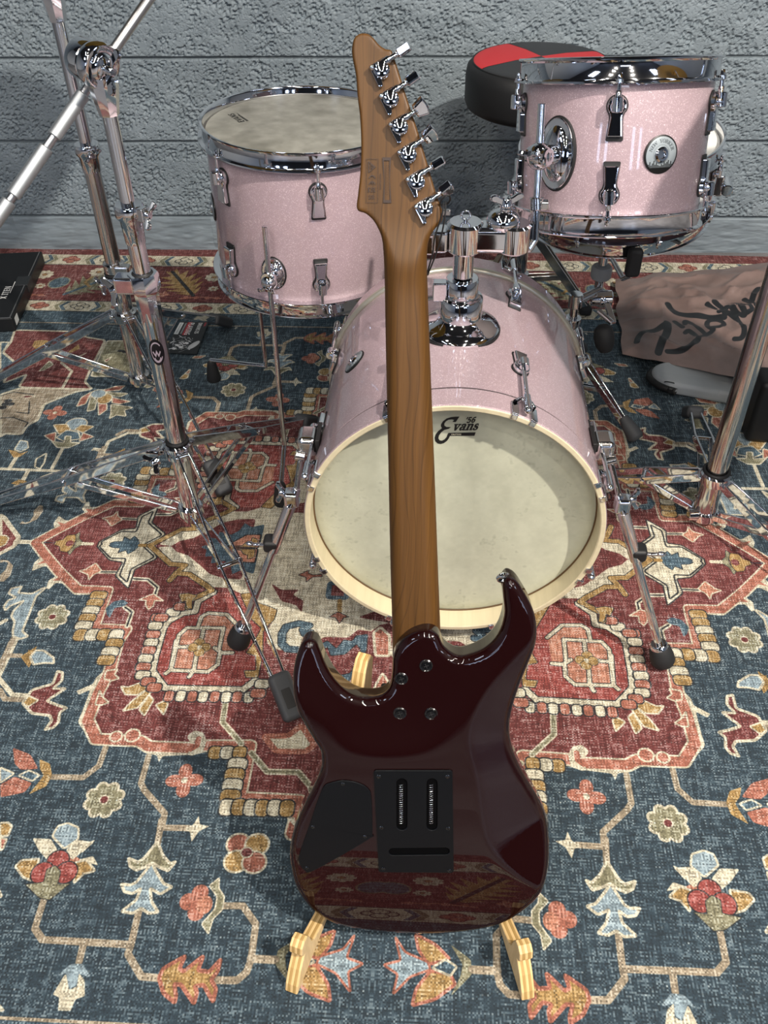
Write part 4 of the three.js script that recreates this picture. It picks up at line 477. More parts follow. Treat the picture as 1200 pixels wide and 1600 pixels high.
const hoopProf = R => [[R + 0.0005, -0.002], [R + 0.0115, -0.002], [R + 0.0125, -0.001], [R + 0.0122, 0.0012], [R + 0.0055, 0.0022], [R + 0.0045, 0.004], [R + 0.0042, 0.0222], [R + 0.0075, 0.0245], [R + 0.0078, 0.0262], [R + 0.0065, 0.0275], [R + 0.0028, 0.0268], [R + 0.0012, 0.0245], [R + 0.0005, 0.004], [R + 0.0005, -0.002]];
const badgeTex = canvasTex(256, 256, (c) => {
  c.fillStyle = '#0c0c0d'; c.beginPath(); c.arc(128, 128, 127, 0, 7); c.fill(); c.fillStyle = '#8f989d'; c.beginPath(); c.arc(128, 128, 117, 0, 7); c.fill();
  c.save(); c.beginPath(); c.arc(128, 128, 117, 0, 7); c.clip(); c.fillStyle = '#0c0c0d'; c.fillRect(0, 214, 256, 50);
  const sk = [18, 30, 26, 44, 20, 34, 52, 24, 40, 22, 18, 14, 26, 20, 46, 30, 40, 52, 26, 44, 24, 34, 18]; sk.forEach((h, i) => c.fillRect(12 + i * 10.2, 216 - h * 0.95, 7, h + 6)); c.restore();
  c.fillStyle = '#3a4146'; c.font = 'bold 34px serif'; c.textAlign = 'center'; const txt = 'NEW YORKER'; [...txt].forEach((ch, i) => { const a = (i - 4.5) * 0.262 - 0.02; c.save(); c.translate(128 + 88 * Math.sin(a), 128 - 88 * Math.cos(a)); c.rotate(a); c.fillText(ch, 0, 10); c.restore(); });
  c.strokeStyle = '#5b6267'; c.lineWidth = 2; c.beginPath(); c.arc(128, 128, 62, 0, 7); c.stroke();
});
M.badge = std({ map: badgeTex, roughness: 0.4, metalness: 0.25 });
function badge(o, m, rad = 0.0235) {
  const g = lathe([[0, 0.0022], [rad * 0.9, 0.0018], [rad, 0.0008], [rad, -0.001], [0, -0.001]], 40), p = g.attributes.position, uv = []; for (let i = 0; i < p.count; i++) uv.push(0.5 + p.getX(i) / rad / 2, 0.5 - p.getZ(i) / rad / 2); g.setAttribute('uv', new THREE.Float32BufferAttribute(uv, 2));
  const b = part(o, 'badge', xf(rx(g, Math.PI / 2), m), M.badge, 'round grey badge lettered NEW YORKER over a black skyline');
  part(b, 'grommet', xf(rx(lathe([[0.0045, 0], [0.0085, 0.001], [0.0095, 0.0042], [0.0075, 0.0062], [0.0048, 0.0058], [0.0042, 0.003], [0, 0.0025]], 28), Math.PI / 2), m), M.chrome);
}
const diskUV = (g, R) => { const p = g.attributes.position, uv = []; for (let i = 0; i < p.count; i++) uv.push(0.5 + p.getX(i) / R / 2.02, 0.5 + p.getZ(i) / R / 2.02); g.setAttribute('uv', new THREE.Float32BufferAttribute(uv, 2)); return g; };
// a drum with metal hoops; local y runs along its axis, 0 at the top rim
function hoopDrum(o, Mx, R, L, lugs, az0, mats, lugK = 1, ly = 0.054) {
  const T = g => xf(g, Mx), hy = 0.0275;
  const shell = lathe([[R - 0.006, -0.016], [R - 0.0004, -0.018], [R, -0.02], [R, -L + 0.02], [R - 0.0004, -L + 0.018], [R - 0.006, -L + 0.016], [R - 0.007, -L + 0.02], [R - 0.007, -0.02], [R - 0.006, -0.016]], 96, 0.9);
  { const p = shell.attributes.position, uv = shell.attributes.uv; for (let i = 0; i < uv.count; i++) uv.setXY(i, uv.getX(i) * 2 * Math.PI * R / 0.4, p.getY(i) / 0.4); }
  part(o, 'shell', T(shell), mats.shell);
  part(o, 'top_hoop', T(mv(lathe(hoopProf(R), 96, 0.8), 0, -hy, 0)), M.chrome);
  const bh = lathe(hoopProf(R), 96, 0.8); bh.rotateX(Math.PI); part(o, 'bottom_hoop', T(mv(bh, 0, -L + hy, 0)), M.chrome);
  part(o, 'top_head', T(diskUV(lathe([[0, -0.0125], [R - 0.012, -0.0125], [R - 0.002, -0.0145], [R + 0.0004, -0.020], [R - 0.003, -0.019], [0, -0.0135]], 72), R)), mats.head);
  part(o, 'bottom_head', T(lathe([[0, -L + 0.0125], [R - 0.004, -L + 0.0125], [R, -L + 0.02], [0, -L + 0.0135]], 64)), mats.bottom || M.whiteHead);
  for (let k = 0; k < lugs; k++) {
    const az = az0 + k * 2 * Math.PI / lugs;
    for (const [y, dir, ye] of [[-ly, 1, -hy], [-L + ly, -1, -L + hy]]) {
      const m = Mx.clone().multiply(at(az, R, y, dir)).multiply(new THREE.Matrix4().makeScale(lugK, lugK, lugK));
      const lg = part(o, 'lug', xf(lugGeo, m), M.chrome); part(lg, 'gasket', xf(gasketGeo, m), M.black);
      const a = sph(az, R + 0.0105, y + dir * 0.008), b = sph(az, R + 0.0098, ye + dir * 0.004);
      part(o, 'tension_rod', T(flatten([rod(a, b, 0.0026, 0.0026, 12), rod(sph(az, R + 0.0098, ye - dir * 0.001), sph(az, R + 0.0098, ye + dir * 0.0045), 0.0052, 0.0052, 14), rod(b, sph(az, R + 0.0098, ye + dir * 0.011), 0.0032, 0.0028, 8), rod(sph(az, R + 0.0105, y + dir * 0.006), sph(az, R + 0.0105, y + dir * 0.018), 0.0042, 0.0036, 14)])), M.chrome);
    }
  }
}
function ovalPlate(w, h, dome) { const s = new THREE.Shape(); s.absellipse(0, 0, w, h, 0, 2 * Math.PI); return flatten([mv(extrude(s, 0.003, 0.0015, 3, 40), 0, 0, 0.001), (() => { const b = new THREE.SphereGeometry(1, 32, 16); b.scale(w * 0.86, h * 0.86, dome); return b; })()]); }
function ovalGasket(w, h) { const s = new THREE.Shape(); s.absellipse(0, 0, w, h, 0, 2 * Math.PI); return extrude(s, 0.0025, 0.0004, 1, 40); }
function wing(len = 0.02, r = 0.0045) { const s = new THREE.Shape(); s.moveTo(-0.004, 0); s.bezierCurveTo(-len * 0.5, 0.004, -len * 0.7, len * 0.35, -len, len * 0.42); s.bezierCurveTo(-len * 1.12, len * 0.8, -len * 0.7, len * 0.85, -len * 0.45, len * 0.62); s.bezierCurveTo(-len * 0.25, len * 0.45, len * 0.25, len * 0.45, len * 0.45, len * 0.62); s.bezierCurveTo(len * 0.7, len * 0.85, len * 1.12, len * 0.8, len, len * 0.42); s.bezierCurveTo(len * 0.7, len * 0.35, len * 0.5, 0.004, 0.004, 0); s.closePath(); return flatten([mv(extrude(s, 0.003, 0.0014, 2), 0, 0, -0.0015), rod(V(0, -0.003, 0), V(0, len * 0.5, 0), r * 1.1, r * 0.9)]); }

// ---- rack tom
const tomTop = V(0.248, 0.782, -1.309), tomAxis = V(-0.024, Math.cos(0.252), -Math.sin(0.252)).normalize();
const TOM = frame(tomTop, tomAxis, V(0, 0, 1));
let armPts;
{
  const R = 0.127, L = 0.214, o = thing('rack_tom', 'pink sparkle rack tom tilted away above the bass drum', 'drum', tomTop.clone().addScaledVector(tomAxis, -L));
  hoopDrum(o, TOM, R, L, 5, -9 * deg, { shell: M.pink, head: M.tomHead });
  badge(o, TOM.clone().multiply(at(19 * deg, R, -0.112)));
  const az = -43 * deg, m = TOM.clone().multiply(at(az, R - 0.0015, -0.112));
  const br = part(o, 'mount_bracket', [xf(ovalPlate(0.027, 0.044, 0.014), m), xf(rod(V(0, 0, 0.008), V(0, 0, 0.034), 0.012, 0.014), m), xf(ball(V(0, 0, 0.040), 0.0165, 1.05, 1.05, 0.9), m), xf(rz(rod(V(0, -0.016, 0.04), V(0, 0.016, 0.04), 0.012), Math.PI / 2), m)], M.chrome);
  part(br, 'gasket', xf(ovalGasket(0.0295, 0.0465), m), M.black);
  part(br, 'wing_screw', xf(mv(rx(wing(0.016), 1.2), 0, 0.002, 0.054), m), M.chrome);
  const c = V(0, 0, 0.040).applyMatrix4(m), ax = tomAxis;
  armPts = [c.clone().addScaledVector(ax, 0.062), c.clone().addScaledVector(ax, -0.105)];
}
// ---- bass drum
const bassAxis = V(Math.sin(-0.016), 0.01, Math.cos(-0.016)).normalize(), bassO = V(0.044, 0.252, -0.934);
const BASS = frame(bassO, bassAxis, V(0, 1, 0));
const bw = (a, r, y) => sph(-a, r, y).applyMatrix4(BASS);      // a: clockwise from the top as seen from the front
let tomBase;
{
  const o = thing('bass_drum', 'small pink sparkle bass drum with cream front head on two spurs', 'drum', V(0.044, 0, -1.13)), T = g => xf(g, BASS), Rs = 0.2158, Rh = 0.2165, L = 0.385;
  const shell = lathe([[Rs - 0.006, -0.0435], [Rs, -0.044], [Rs, -L + 0.001], [Rs - 0.006, -L], [Rs - 0.008, -L + 0.02], [Rs - 0.008, -0.06], [Rs - 0.006, -0.041]], 128, 0.9);
  { const p = shell.attributes.position, uv = shell.attributes.uv; for (let i = 0; i < uv.count; i++) uv.setXY(i, uv.getX(i) * 3.3, p.getY(i) / 0.4); }
  part(o, 'shell', T(shell), M.pink);
  for (const [nm, y0, y1] of [['front_hoop', 0, -0.0405], ['rear_hoop', -L - 0.046, -L - 0.004]]) {
    const a = Math.max(y0, y1), b = Math.min(y0, y1);
    const wrap = lathe([[Rh - 0.0012, a - 0.001], [Rh, a - 0.003], [Rh, b + 0.001], [Rh - 0.002, b]], 128, 0.9); { const p = wrap.attributes.position, uv = wrap.attributes.uv; for (let i = 0; i < uv.count; i++) uv.setXY(i, uv.getX(i) * 3.4, p.getY(i) / 0.4); }
    const ring = lathe([[Rh - 0.0012, a - 0.001], [Rh - 0.0025, a], [Rh - 0.0078, a], [Rh - 0.0095, a - 0.0015], [Rh - 0.0095, b], [Rh - 0.002, b]], 128, 0.9); { const uv = ring.attributes.uv; for (let i = 0; i < uv.count; i++) uv.setXY(i, uv.getY(i) * 0.6, uv.getX(i) * 6); }
    const h = part(o, nm, T(ring), M.maple, 'natural maple hoop'); part(h, 'hoop_wrap', T(wrap), M.pink, 'pink sparkle wrap');
  }
  part(o, 'seam_gasket', T(lathe([[Rs - 0.004, -0.0402], [Rs - 0.0008, -0.0406], [Rs - 0.0008, -0.0438], [Rs - 0.004, -0.0442]], 128, 0.9)), M.black, 'thin dark seam between hoop and shell');
  part(o, 'flesh_ring', T(new THREE.TorusGeometry(Rs + 0.002, 0.0055, 14, 128).rotateX(Math.PI / 2).translate(0, -L + 0.004, 0)), M.ring);
  const fh = part(o, 'front_head', T(diskUV(lathe([[0, -0.0335], [0.188, -0.0335], [0.196, -0.0338], [0.2065, -0.0365], [0.2068, -0.040], [0, -0.0375]], 96), 0.207)), M.skin, 'cream mottled front head');
  part(fh, 'collar_line', T(new THREE.TorusGeometry(0.2062, 0.0013, 8, 128).rotateX(Math.PI / 2).translate(0, -0.0352, 0)), std({ color: 0x5b4326, roughness: 0.6 }));
  part(o, 'rear_head', T(lathe([[0, -L - 0.018], [0.2065, -L - 0.018], [0.2065, -L - 0.022], [0, -L - 0.022]], 64)), M.whiteHead);
  // printed lettering on the head
  const lt = canvasTex(700, 520, (c, w, h) => {
    c.fillStyle = '#121212'; c.strokeStyle = '#121212'; c.lineCap = 'butt'; c.lineJoin = 'round';
    const X = x => (x - 170) * 1, Y = y => (y - 290) * 1;
    c.save(); c.beginPath(); // big initial letter, traced as one band
    const o1 = [[560, 318], [500, 322], [430, 330], [360, 352], [305, 392], [275, 440], [272, 470], [290, 500], [232, 545], [195, 595], [180, 650], [192, 700], [232, 735], [280, 742], [335, 725], [380, 690], [408, 650], [425, 612], [815, 598], [832, 545], [400, 568], [385, 590], [372, 630], [340, 668], [300, 688], [262, 685], [240, 655], [250, 610], [285, 560], [330, 525], [400, 505], [435, 478], [365, 480], [330, 462], [325, 430], [350, 395], [390, 372], [440, 365], [480, 370], [452, 400], [505, 402]];
    o1.forEach(([x, y], i) => i ? c.lineTo(X(x), Y(y)) : c.moveTo(X(x), Y(y))); c.closePath(); c.fill(); c.restore();
    c.save(); c.translate(X(448), Y(528)); c.transform(1, -0.05, -0.22, 1, 0, 0); c.font = 'italic bold 172px serif'; c.lineWidth = 9; c.fillText('vans', 0, 0); c.strokeText('vans', 0, 0); c.restore();
    c.save(); c.translate(X(655), Y(410)); c.transform(1, -0.06, -0.12, 1, 0, 0); c.font = 'italic bold 118px sans-serif'; c.fillText('\u201956', -8, 0); c.lineWidth = 5; c.strokeText('\u201956', -8, 0); c.restore();
    c.fillStyle = '#cfcab0'; c.save(); c.translate(X(445), Y(600)); c.rotate(-0.035); c.font = 'bold 32px sans-serif'; c.fillText('CALFTONE', 0, 0, 310); c.restore();
  });
  const lg = new THREE.PlaneGeometry(0.0593, 0.0575); lg.rotateX(-Math.PI / 2); lg.rotateY(Math.PI); lg.translate(0.0027, -0.0331, 0.1504);
  part(fh, 'printed_logo', T(lg), new THREE.MeshStandardMaterial({ map: lt, transparent: true, roughness: 0.6 }), 'black script lettering Evans 56');
  // claws, rods and lugs
  for (let k = 0; k < 8; k++) {
    const a = (22.5 + 45 * k) * deg;
    for (const [y0, ydir] of [[0, 1], [-L - 0.05, -1]]) {
      const gs = [], pr = (da) => { const A = a + da, m = new THREE.Matrix4(); const at0 = bw(A, Rh, y0), up = bw(A, Rh + 1, y0).sub(at0).normalize(), ax = bassAxis.clone().multiplyScalar(ydir); m.makeBasis(new THREE.Vector3().crossVectors(ax, up), ax, up).setPosition(at0); return [xf(mv(box(0.010, 0.028, 0.003, 0.0013), 0, -0.0125, 0.0018), m), xf(mv(box(0.009, 0.0028, 0.0085, 0.0013), 0, 0.0012, -0.0028), m), xf(mv(box(0.008, 0.006, 0.0024, 0.001), 0, -0.0014, -0.0066), m)]; };
      gs.push(pr(-0.062), pr(0.062));
      const p1 = bw(a - 0.062, Rh + 0.004, y0 - ydir * 0.024), p2 = bw(a + 0.062, Rh + 0.004, y0 - ydir * 0.024), mid = bw(a, Rh + 0.0075, y0 - ydir * 0.03);
      gs.push(tube([p1, bw(a - 0.03, Rh + 0.006, y0 - ydir * 0.031), mid, bw(a + 0.03, Rh + 0.006, y0 - ydir * 0.031), p2], 0.0036, 16, 8));
      gs.push(rod(bw(a, Rh + 0.0105, y0 - ydir * 0.004), bw(a, Rh + 0.0105, y0 - ydir * 0.036), 0.0058, 0.005), ball(bw(a, Rh + 0.0105, y0 - ydir * 0.004), 0.0055));
      part(o, 'claw', gs, M.chrome);
      const ye = ydir > 0 ? -0.105 : -L + 0.045;
      part(o, 'tension_rod', rod(bw(a, Rh + 0.0105, y0 - ydir * 0.03), bw(a, Rh + 0.0095, ye), 0.0031, 0.0031, 12), M.chrome);
      const q = bw(a, Rs, ye - ydir * 0.01), up = bw(a, Rs + 1, ye - ydir * 0.01).sub(q).normalize(), ax = bassAxis.clone().multiplyScalar(ydir), m = new THREE.Matrix4().makeBasis(new THREE.Vector3().crossVectors(ax, up), ax, up).setPosition(q);
      const lu = part(o, 'lug', xf(lugGeo, m), M.chrome); part(lu, 'gasket', xf(gasketGeo, m), M.black);
    }
  }
  badge(o, new THREE.Matrix4().makeBasis(...(() => { const q = bw(-47 * deg, Rs, -0.21), up = bw(-47 * deg, Rs + 1, -0.21).sub(q).normalize(), ax = bassAxis.clone().negate(), x = new THREE.Vector3().crossVectors(ax, up); return [x, ax, up]; })()).setPosition(bw(-47 * deg, Rs - 0.0006, -0.21)), 0.021);
  // tom mount plate on top of the shell
  tomBase = V(0.046, bassO.y + Rs - 0.004, -1.137);
  const fl = (pts, seg = 56) => xf(lathe(pts, seg), new THREE.Matrix4().setPosition(tomBase));
  const mp = part(o, 'tom_mount', [fl([[0, 0], [0.056, 0], [0.057, 0.004], [0.054, 0.008], [0.044, 0.012], [0.036, 0.016], [0.0315, 0.020], [0.0305, 0.021], [0.0305, 0.050], [0.029, 0.052], [0.024, 0.053], [0.0228, 0.054], [0.0228, 0.078], [0.0215, 0.080], [0.015, 0.080], [0, 0.08]])], M.chrome, 'round chrome tom mount flange');
  part(mp, 'clamp_ear', mv(box(0.020, 0.028, 0.016, 0.002), tomBase.x - 0.031, tomBase.y + 0.063, tomBase.z + 0.006), M.chrome);
  part(mp, 'clamp_lever', bar(tomBase.clone().add(V(-0.030, 0.052, 0.004)), tomBase.clone().add(V(-0.054, 0.044, -0.004)), 0.008, 0.005), M.chromeWorn);
  part(mp, 'gasket', fl([[0, -0.002], [0.0585, -0.002], [0.0585, 0.001], [0, 0.001]]), M.black);
  // spurs
  for (const [sd, br, knee, foot] of [[-1, V(-0.172, 0.330, -1.035), V(-0.222, 0.195, -0.952), V(-0.299, 0.0, -0.909)], [1, V(0.258, 0.335, -1.035), V(0.312, 0.205, -0.945), V(0.389, 0.0, -0.900)]]) {
    const u = foot.clone().sub(knee).normalize(), top = knee.clone().addScaledVector(u, -0.075), tip = foot.clone().addScaledVector(u, -(0.034 * Math.abs(u.y) + 0.017 * Math.hypot(u.x, u.z)) / Math.abs(u.y)), inn = V(-sd, 0, 0);
    const sp = part(o, 'spur', [rod(top, knee.clone().addScaledVector(u, 0.012), 0.0088), rod(knee, tip, 0.0065), rod(top.clone().addScaledVector(u, -0.03), top, 0.006, 0.0088)], M.chrome, sd < 0 ? 'telescoping chrome spur leg on the left side' : 'telescoping chrome spur leg on the right side');
    part(sp, 'knee_clamp', [mv(box(0.024, 0.022, 0.026, 0.006), knee.x + sd * 0.006, knee.y, knee.z - 0.004)], M.black);
    part(sp, 'knee_screw', [rod(knee.clone().add(V(sd * 0.012, 0.004, 0.004)), knee.clone().add(V(sd * 0.034, 0.008, 0.008)), 0.0028), ball(knee.clone().add(V(sd * 0.036, 0.009, 0.008)), 0.005, 1.3, 0.8, 0.8)], M.chrome);
    part(sp, 'ferrule', rod(tip.clone().addScaledVector(u, -0.010), tip.clone().addScaledVector(u, 0.004), 0.0135, 0.0145), M.chrome);
    part(sp, 'rubber_foot', xf(lathe([[0, 0], [0.0145, 0], [0.0165, 0.004], [0.0185, 0.016], [0.019, 0.028], [0.016, 0.034], [0.008, 0.0365], [0, 0.037]], 28), frame(tip.clone().addScaledVector(u, -0.002), u, V(0, 0, 1))), M.rubber);
    const c = br.clone();
    const cap = part(sp, 'bracket', [mv(box(0.030, 0.034, 0.040, 0.009, 4), c.x, c.y, c.z), rod(c.clone().add(V(sd * 0.010, -0.012, 0.014)), top.clone().addScaledVector(u, -0.028), 0.0042), rod(c.clone().add(V(sd * 0.004, -0.014, 0.02)), c.clone().add(V(sd * 0.018, -0.010, 0.02)), 0.008)], M.chromeWorn);
    part(cap, 'gasket', mv(box(0.006, 0.042, 0.046, 0.001), c.x - sd * 0.0165, c.y - 0.002, c.z), M.black);
    const kn = top.clone().addScaledVector(u, -0.012);
    part(sp, 'wing_screw', xf(rz(wing(0.019, 0.006), -sd * Math.PI / 2 * 0.95), new THREE.Matrix4().setPosition(kn.x + sd * 0.012, kn.y + 0.004, kn.z - 0.008)), M.chrome);
    part(sp, 'clamp_block', mv(box(0.022, 0.026, 0.022, 0.005), kn.x + sd * 0.002, kn.y, kn.z - 0.002), M.chrome);
  }
}
// ---- tom holder between the bass drum and the rack tom
{
  const b = tomBase, o = thing('tom_holder', 'chrome tom holder post with clamp on top of the bass drum', 'tom holder', b.clone().add(V(0, 0.07, 0)));
  const yc = 0.604, C = V(b.x, yc, b.z);
  part(o, 'post', rod(b.clone().add(V(0, 0.081, 0)), C.clone().add(V(0, 0.012, 0)), 0.0142, 0.0142, 32), M.chrome);
  part(o, 'clamp_block', [rod(C.clone().add(V(0, -0.020, 0)), C.clone().add(V(0, 0.021, 0)), 0.0245, 0.0245, 36), mv(box(0.072, 0.036, 0.036, 0.008, 3), C.x + 0.034, yc, C.z), rod(C.clone().add(V(0.066, -0.019, 0)), C.clone().add(V(0.066, 0.02, 0)), 0.0225, 0.0225, 32)], M.chrome);
  part(o, 'side_clamp', [mv(box(0.020, 0.030, 0.030, 0.004), C.x - 0.033, yc - 0.004, C.z), mv(box(0.018, 0.040, 0.020, 0.003), C.x - 0.05, yc - 0.006, C.z - 0.004)], M.chrome);
  part(o, 'drum_key_screw', [rod(C.clone().add(V(-0.060, 0.004, 0.004)), C.clone().add(V(-0.030, 0.004, 0.004)), 0.005), mv(box(0.012, 0.008, 0.006, 0.002), C.x - 0.026, yc + 0.031, C.z - 0.004)], M.chromeWorn);
  part(o, 'eyelet', [mv(new THREE.TorusGeometry(0.006, 0.0014, 8, 24), C.x, yc + 0.029, C.z), rod(C.clone().add(V(0, 0.018, 0)), C.clone().add(V(0, 0.024, 0)), 0.003)], M.chrome);
  part(o, 'wing_screw', xf(wing(0.022, 0.0075), new THREE.Matrix4().makeRotationY(0.25).setPosition(C.x + 0.052, yc + 0.042, C.z)), M.chrome);
  part(o, 'ball_seat', [mv(ball(V(0, 0, 0), 0.021, 1.1, 0.8, 1), C.x + 0.05, yc + 0.022, C.z), rod(V(C.x + 0.052, yc + 0.02, C.z), V(C.x + 0.052, yc + 0.045, C.z), 0.008)], M.chrome);
  const [p0, p1] = armPts, st = C.clone().add(V(0.07, 0.004, 0));
  const k = p1.clone().add(V(-0.006, -0.010, 0.004));
  part(o, 'arm', [rod(p0, p1, 0.0053, 0.0053, 18), ball(p1, 0.0053), tube([p1, p1.clone().lerp(k, 0.6), k], 0.0053, 12, 14), rod(k, st, 0.0053, 0.0053, 18), ball(k, 0.0053)], M.chrome, 'bent chrome arm');
  const u = p1.clone().sub(p0).normalize();
  part(o, 'memory_lock', [rod(p0.clone().addScaledVector(u, 0.112), p0.clone().addScaledVector(u, 0.128), 0.0095), mv(box(0.012, 0.012, 0.012, 0.003), ...p0.clone().addScaledVector(u, 0.120).add(V(0.010, 0, 0.004)).toArray())], M.chromeWorn);
}
// ---- floor tom
{
  const top = V(-0.219, 0.63, -1.536), Mx = frame(top, V(0.022, 1, 0.0).normalize(), V(0, 0, 1)), R = 0.1652, L = 0.284;
  const o = thing('floor_tom', 'pink sparkle floor tom on three chrome legs at the left', 'drum', V(-0.225, 0, -1.536));
  hoopDrum(o, Mx, R, L, 6, 14 * deg, { shell: M.pink, head: M.tomHead }, 1.12, 0.062);
  badge(o, Mx.clone().multiply(at(-72 * deg, R, -0.14)));
  const lt = canvasTex(256, 96, (c) => { c.fillStyle = '#161616'; c.font = 'bold 64px sans-serif'; c.fillText('EVANS', 8, 62, 200); c.fillRect(8, 74, 150, 6); c.fillRect(8, 84, 190, 4); });
  const lg = new THREE.PlaneGeometry(0.062, 0.0232), LOGOM = new THREE.Matrix4().makeBasis(V(-0.574, 0.0126, -0.819), V(-0.819, 0.018, 0.574), V(0.022, 1, 0)).setPosition(-0.337, 0.6206, -1.560);
  part(o, 'printed_logo', xf(lg, LOGOM), new THREE.MeshStandardMaterial({ map: lt, transparent: true, roughness: 0.6 }), 'black printed lettering on the head');
  const legs = [[-14 * deg, V(-0.262, 0.075, -1.345), V(-0.272, 0, -1.271)], [-134 * deg, V(-0.392, 0.048, -1.672), V(-0.487, 0, -1.692)], [106 * deg, V(-0.02, 0.06, -1.60), V(0.01, 0, -1.63)]];
  legs.forEach(([az, kneeHint, foot], i) => {
    const m = Mx.clone().multiply(at(az, R - 0.002, -0.205)), c = V(0, 0, 0.024).applyMatrix4(m), ax = V(0.022, 1, 0).normalize();
    const br = part(o, 'leg_bracket', [xf(ovalPlate(0.0205, 0.0275, 0.016), m), xf(rod(V(0, 0, 0.008), V(0, 0, 0.030), 0.0125, 0.0135), m), xf(mv(ball(V(0, 0, 0), 0.014), 0, -0.006, 0.024), m)], M.chrome); part(br, 'gasket', xf(ovalGasket(0.0225, 0.0295), m), M.black);
    part(br, 'wing_screw', xf(mv(rx(wing(0.015), 1.9), 0, -0.012, 0.032), m), M.chrome);
    const hi = c.clone().addScaledVector(ax, 0.092), knee = V(c.x + (i ? 0 : -0.004), kneeHint.y, c.z), f0 = foot.clone().add(V(0, 0.046, 0)), bend = i === 1 ? V(foot.x, 0.052, foot.z) : f0;
    const leg = part(o, 'leg', bent(i === 1 ? [hi, V(knee.x, 0.055, knee.z), bend, V(foot.x, 0.03, foot.z)] : [hi, knee, f0.clone().add(V(0, -0.012, 0))], 0.0048), M.chrome);
    part(leg, 'rubber_foot', xf(lathe([[0, 0], [0.0155, 0], [0.0165, 0.004], [0.0115, 0.036], [0.0095, 0.046], [0.005, 0.048], [0, 0.048]], 24), new THREE.Matrix4().setPosition(foot.x, 0, foot.z)), M.rubber);
  });
}
// ---- snare drum on its stand
const snTop = V(0.343, 0.563, -1.68), SN = frame(snTop, V(-0.055, 1, 0.049).normalize(), V(0, 0, 1));
{
  const R = 0.1735, L = 0.158, o = thing('snare_drum', 'dark red snare drum with white head half hidden behind the rack tom', 'drum', V(0.352, 0.403, -1.69));
  hoopDrum(o, SN, R, L, 8, 62 * deg, { shell: M.maroonShell, head: M.whiteHead }, 0.8, 0.05);
  const m = SN.clone().multiply(at(80 * deg, R, -L * 0.62));
  part(o, 'strainer', [xf(mv(box(0.022, 0.04, 0.02, 0.004), 0, 0.004, 0.010), m), xf(rz(rod(V(0, -0.02, 0.026), V(0, 0.02, 0.026), 0.0105), Math.PI / 2), m), xf(rod(V(0, 0, 0.01), V(0, 0, 0.03), 0.008), m)], M.chrome);
  const d = SN.clone().multiply(at(82 * deg, R, 0));
  part(o, 'snare_wires', xf(mv(box(0.04, 0.002, 0.30, 0.0008), -0.01, -L + 0.004, 0), SN), M.steel);
}

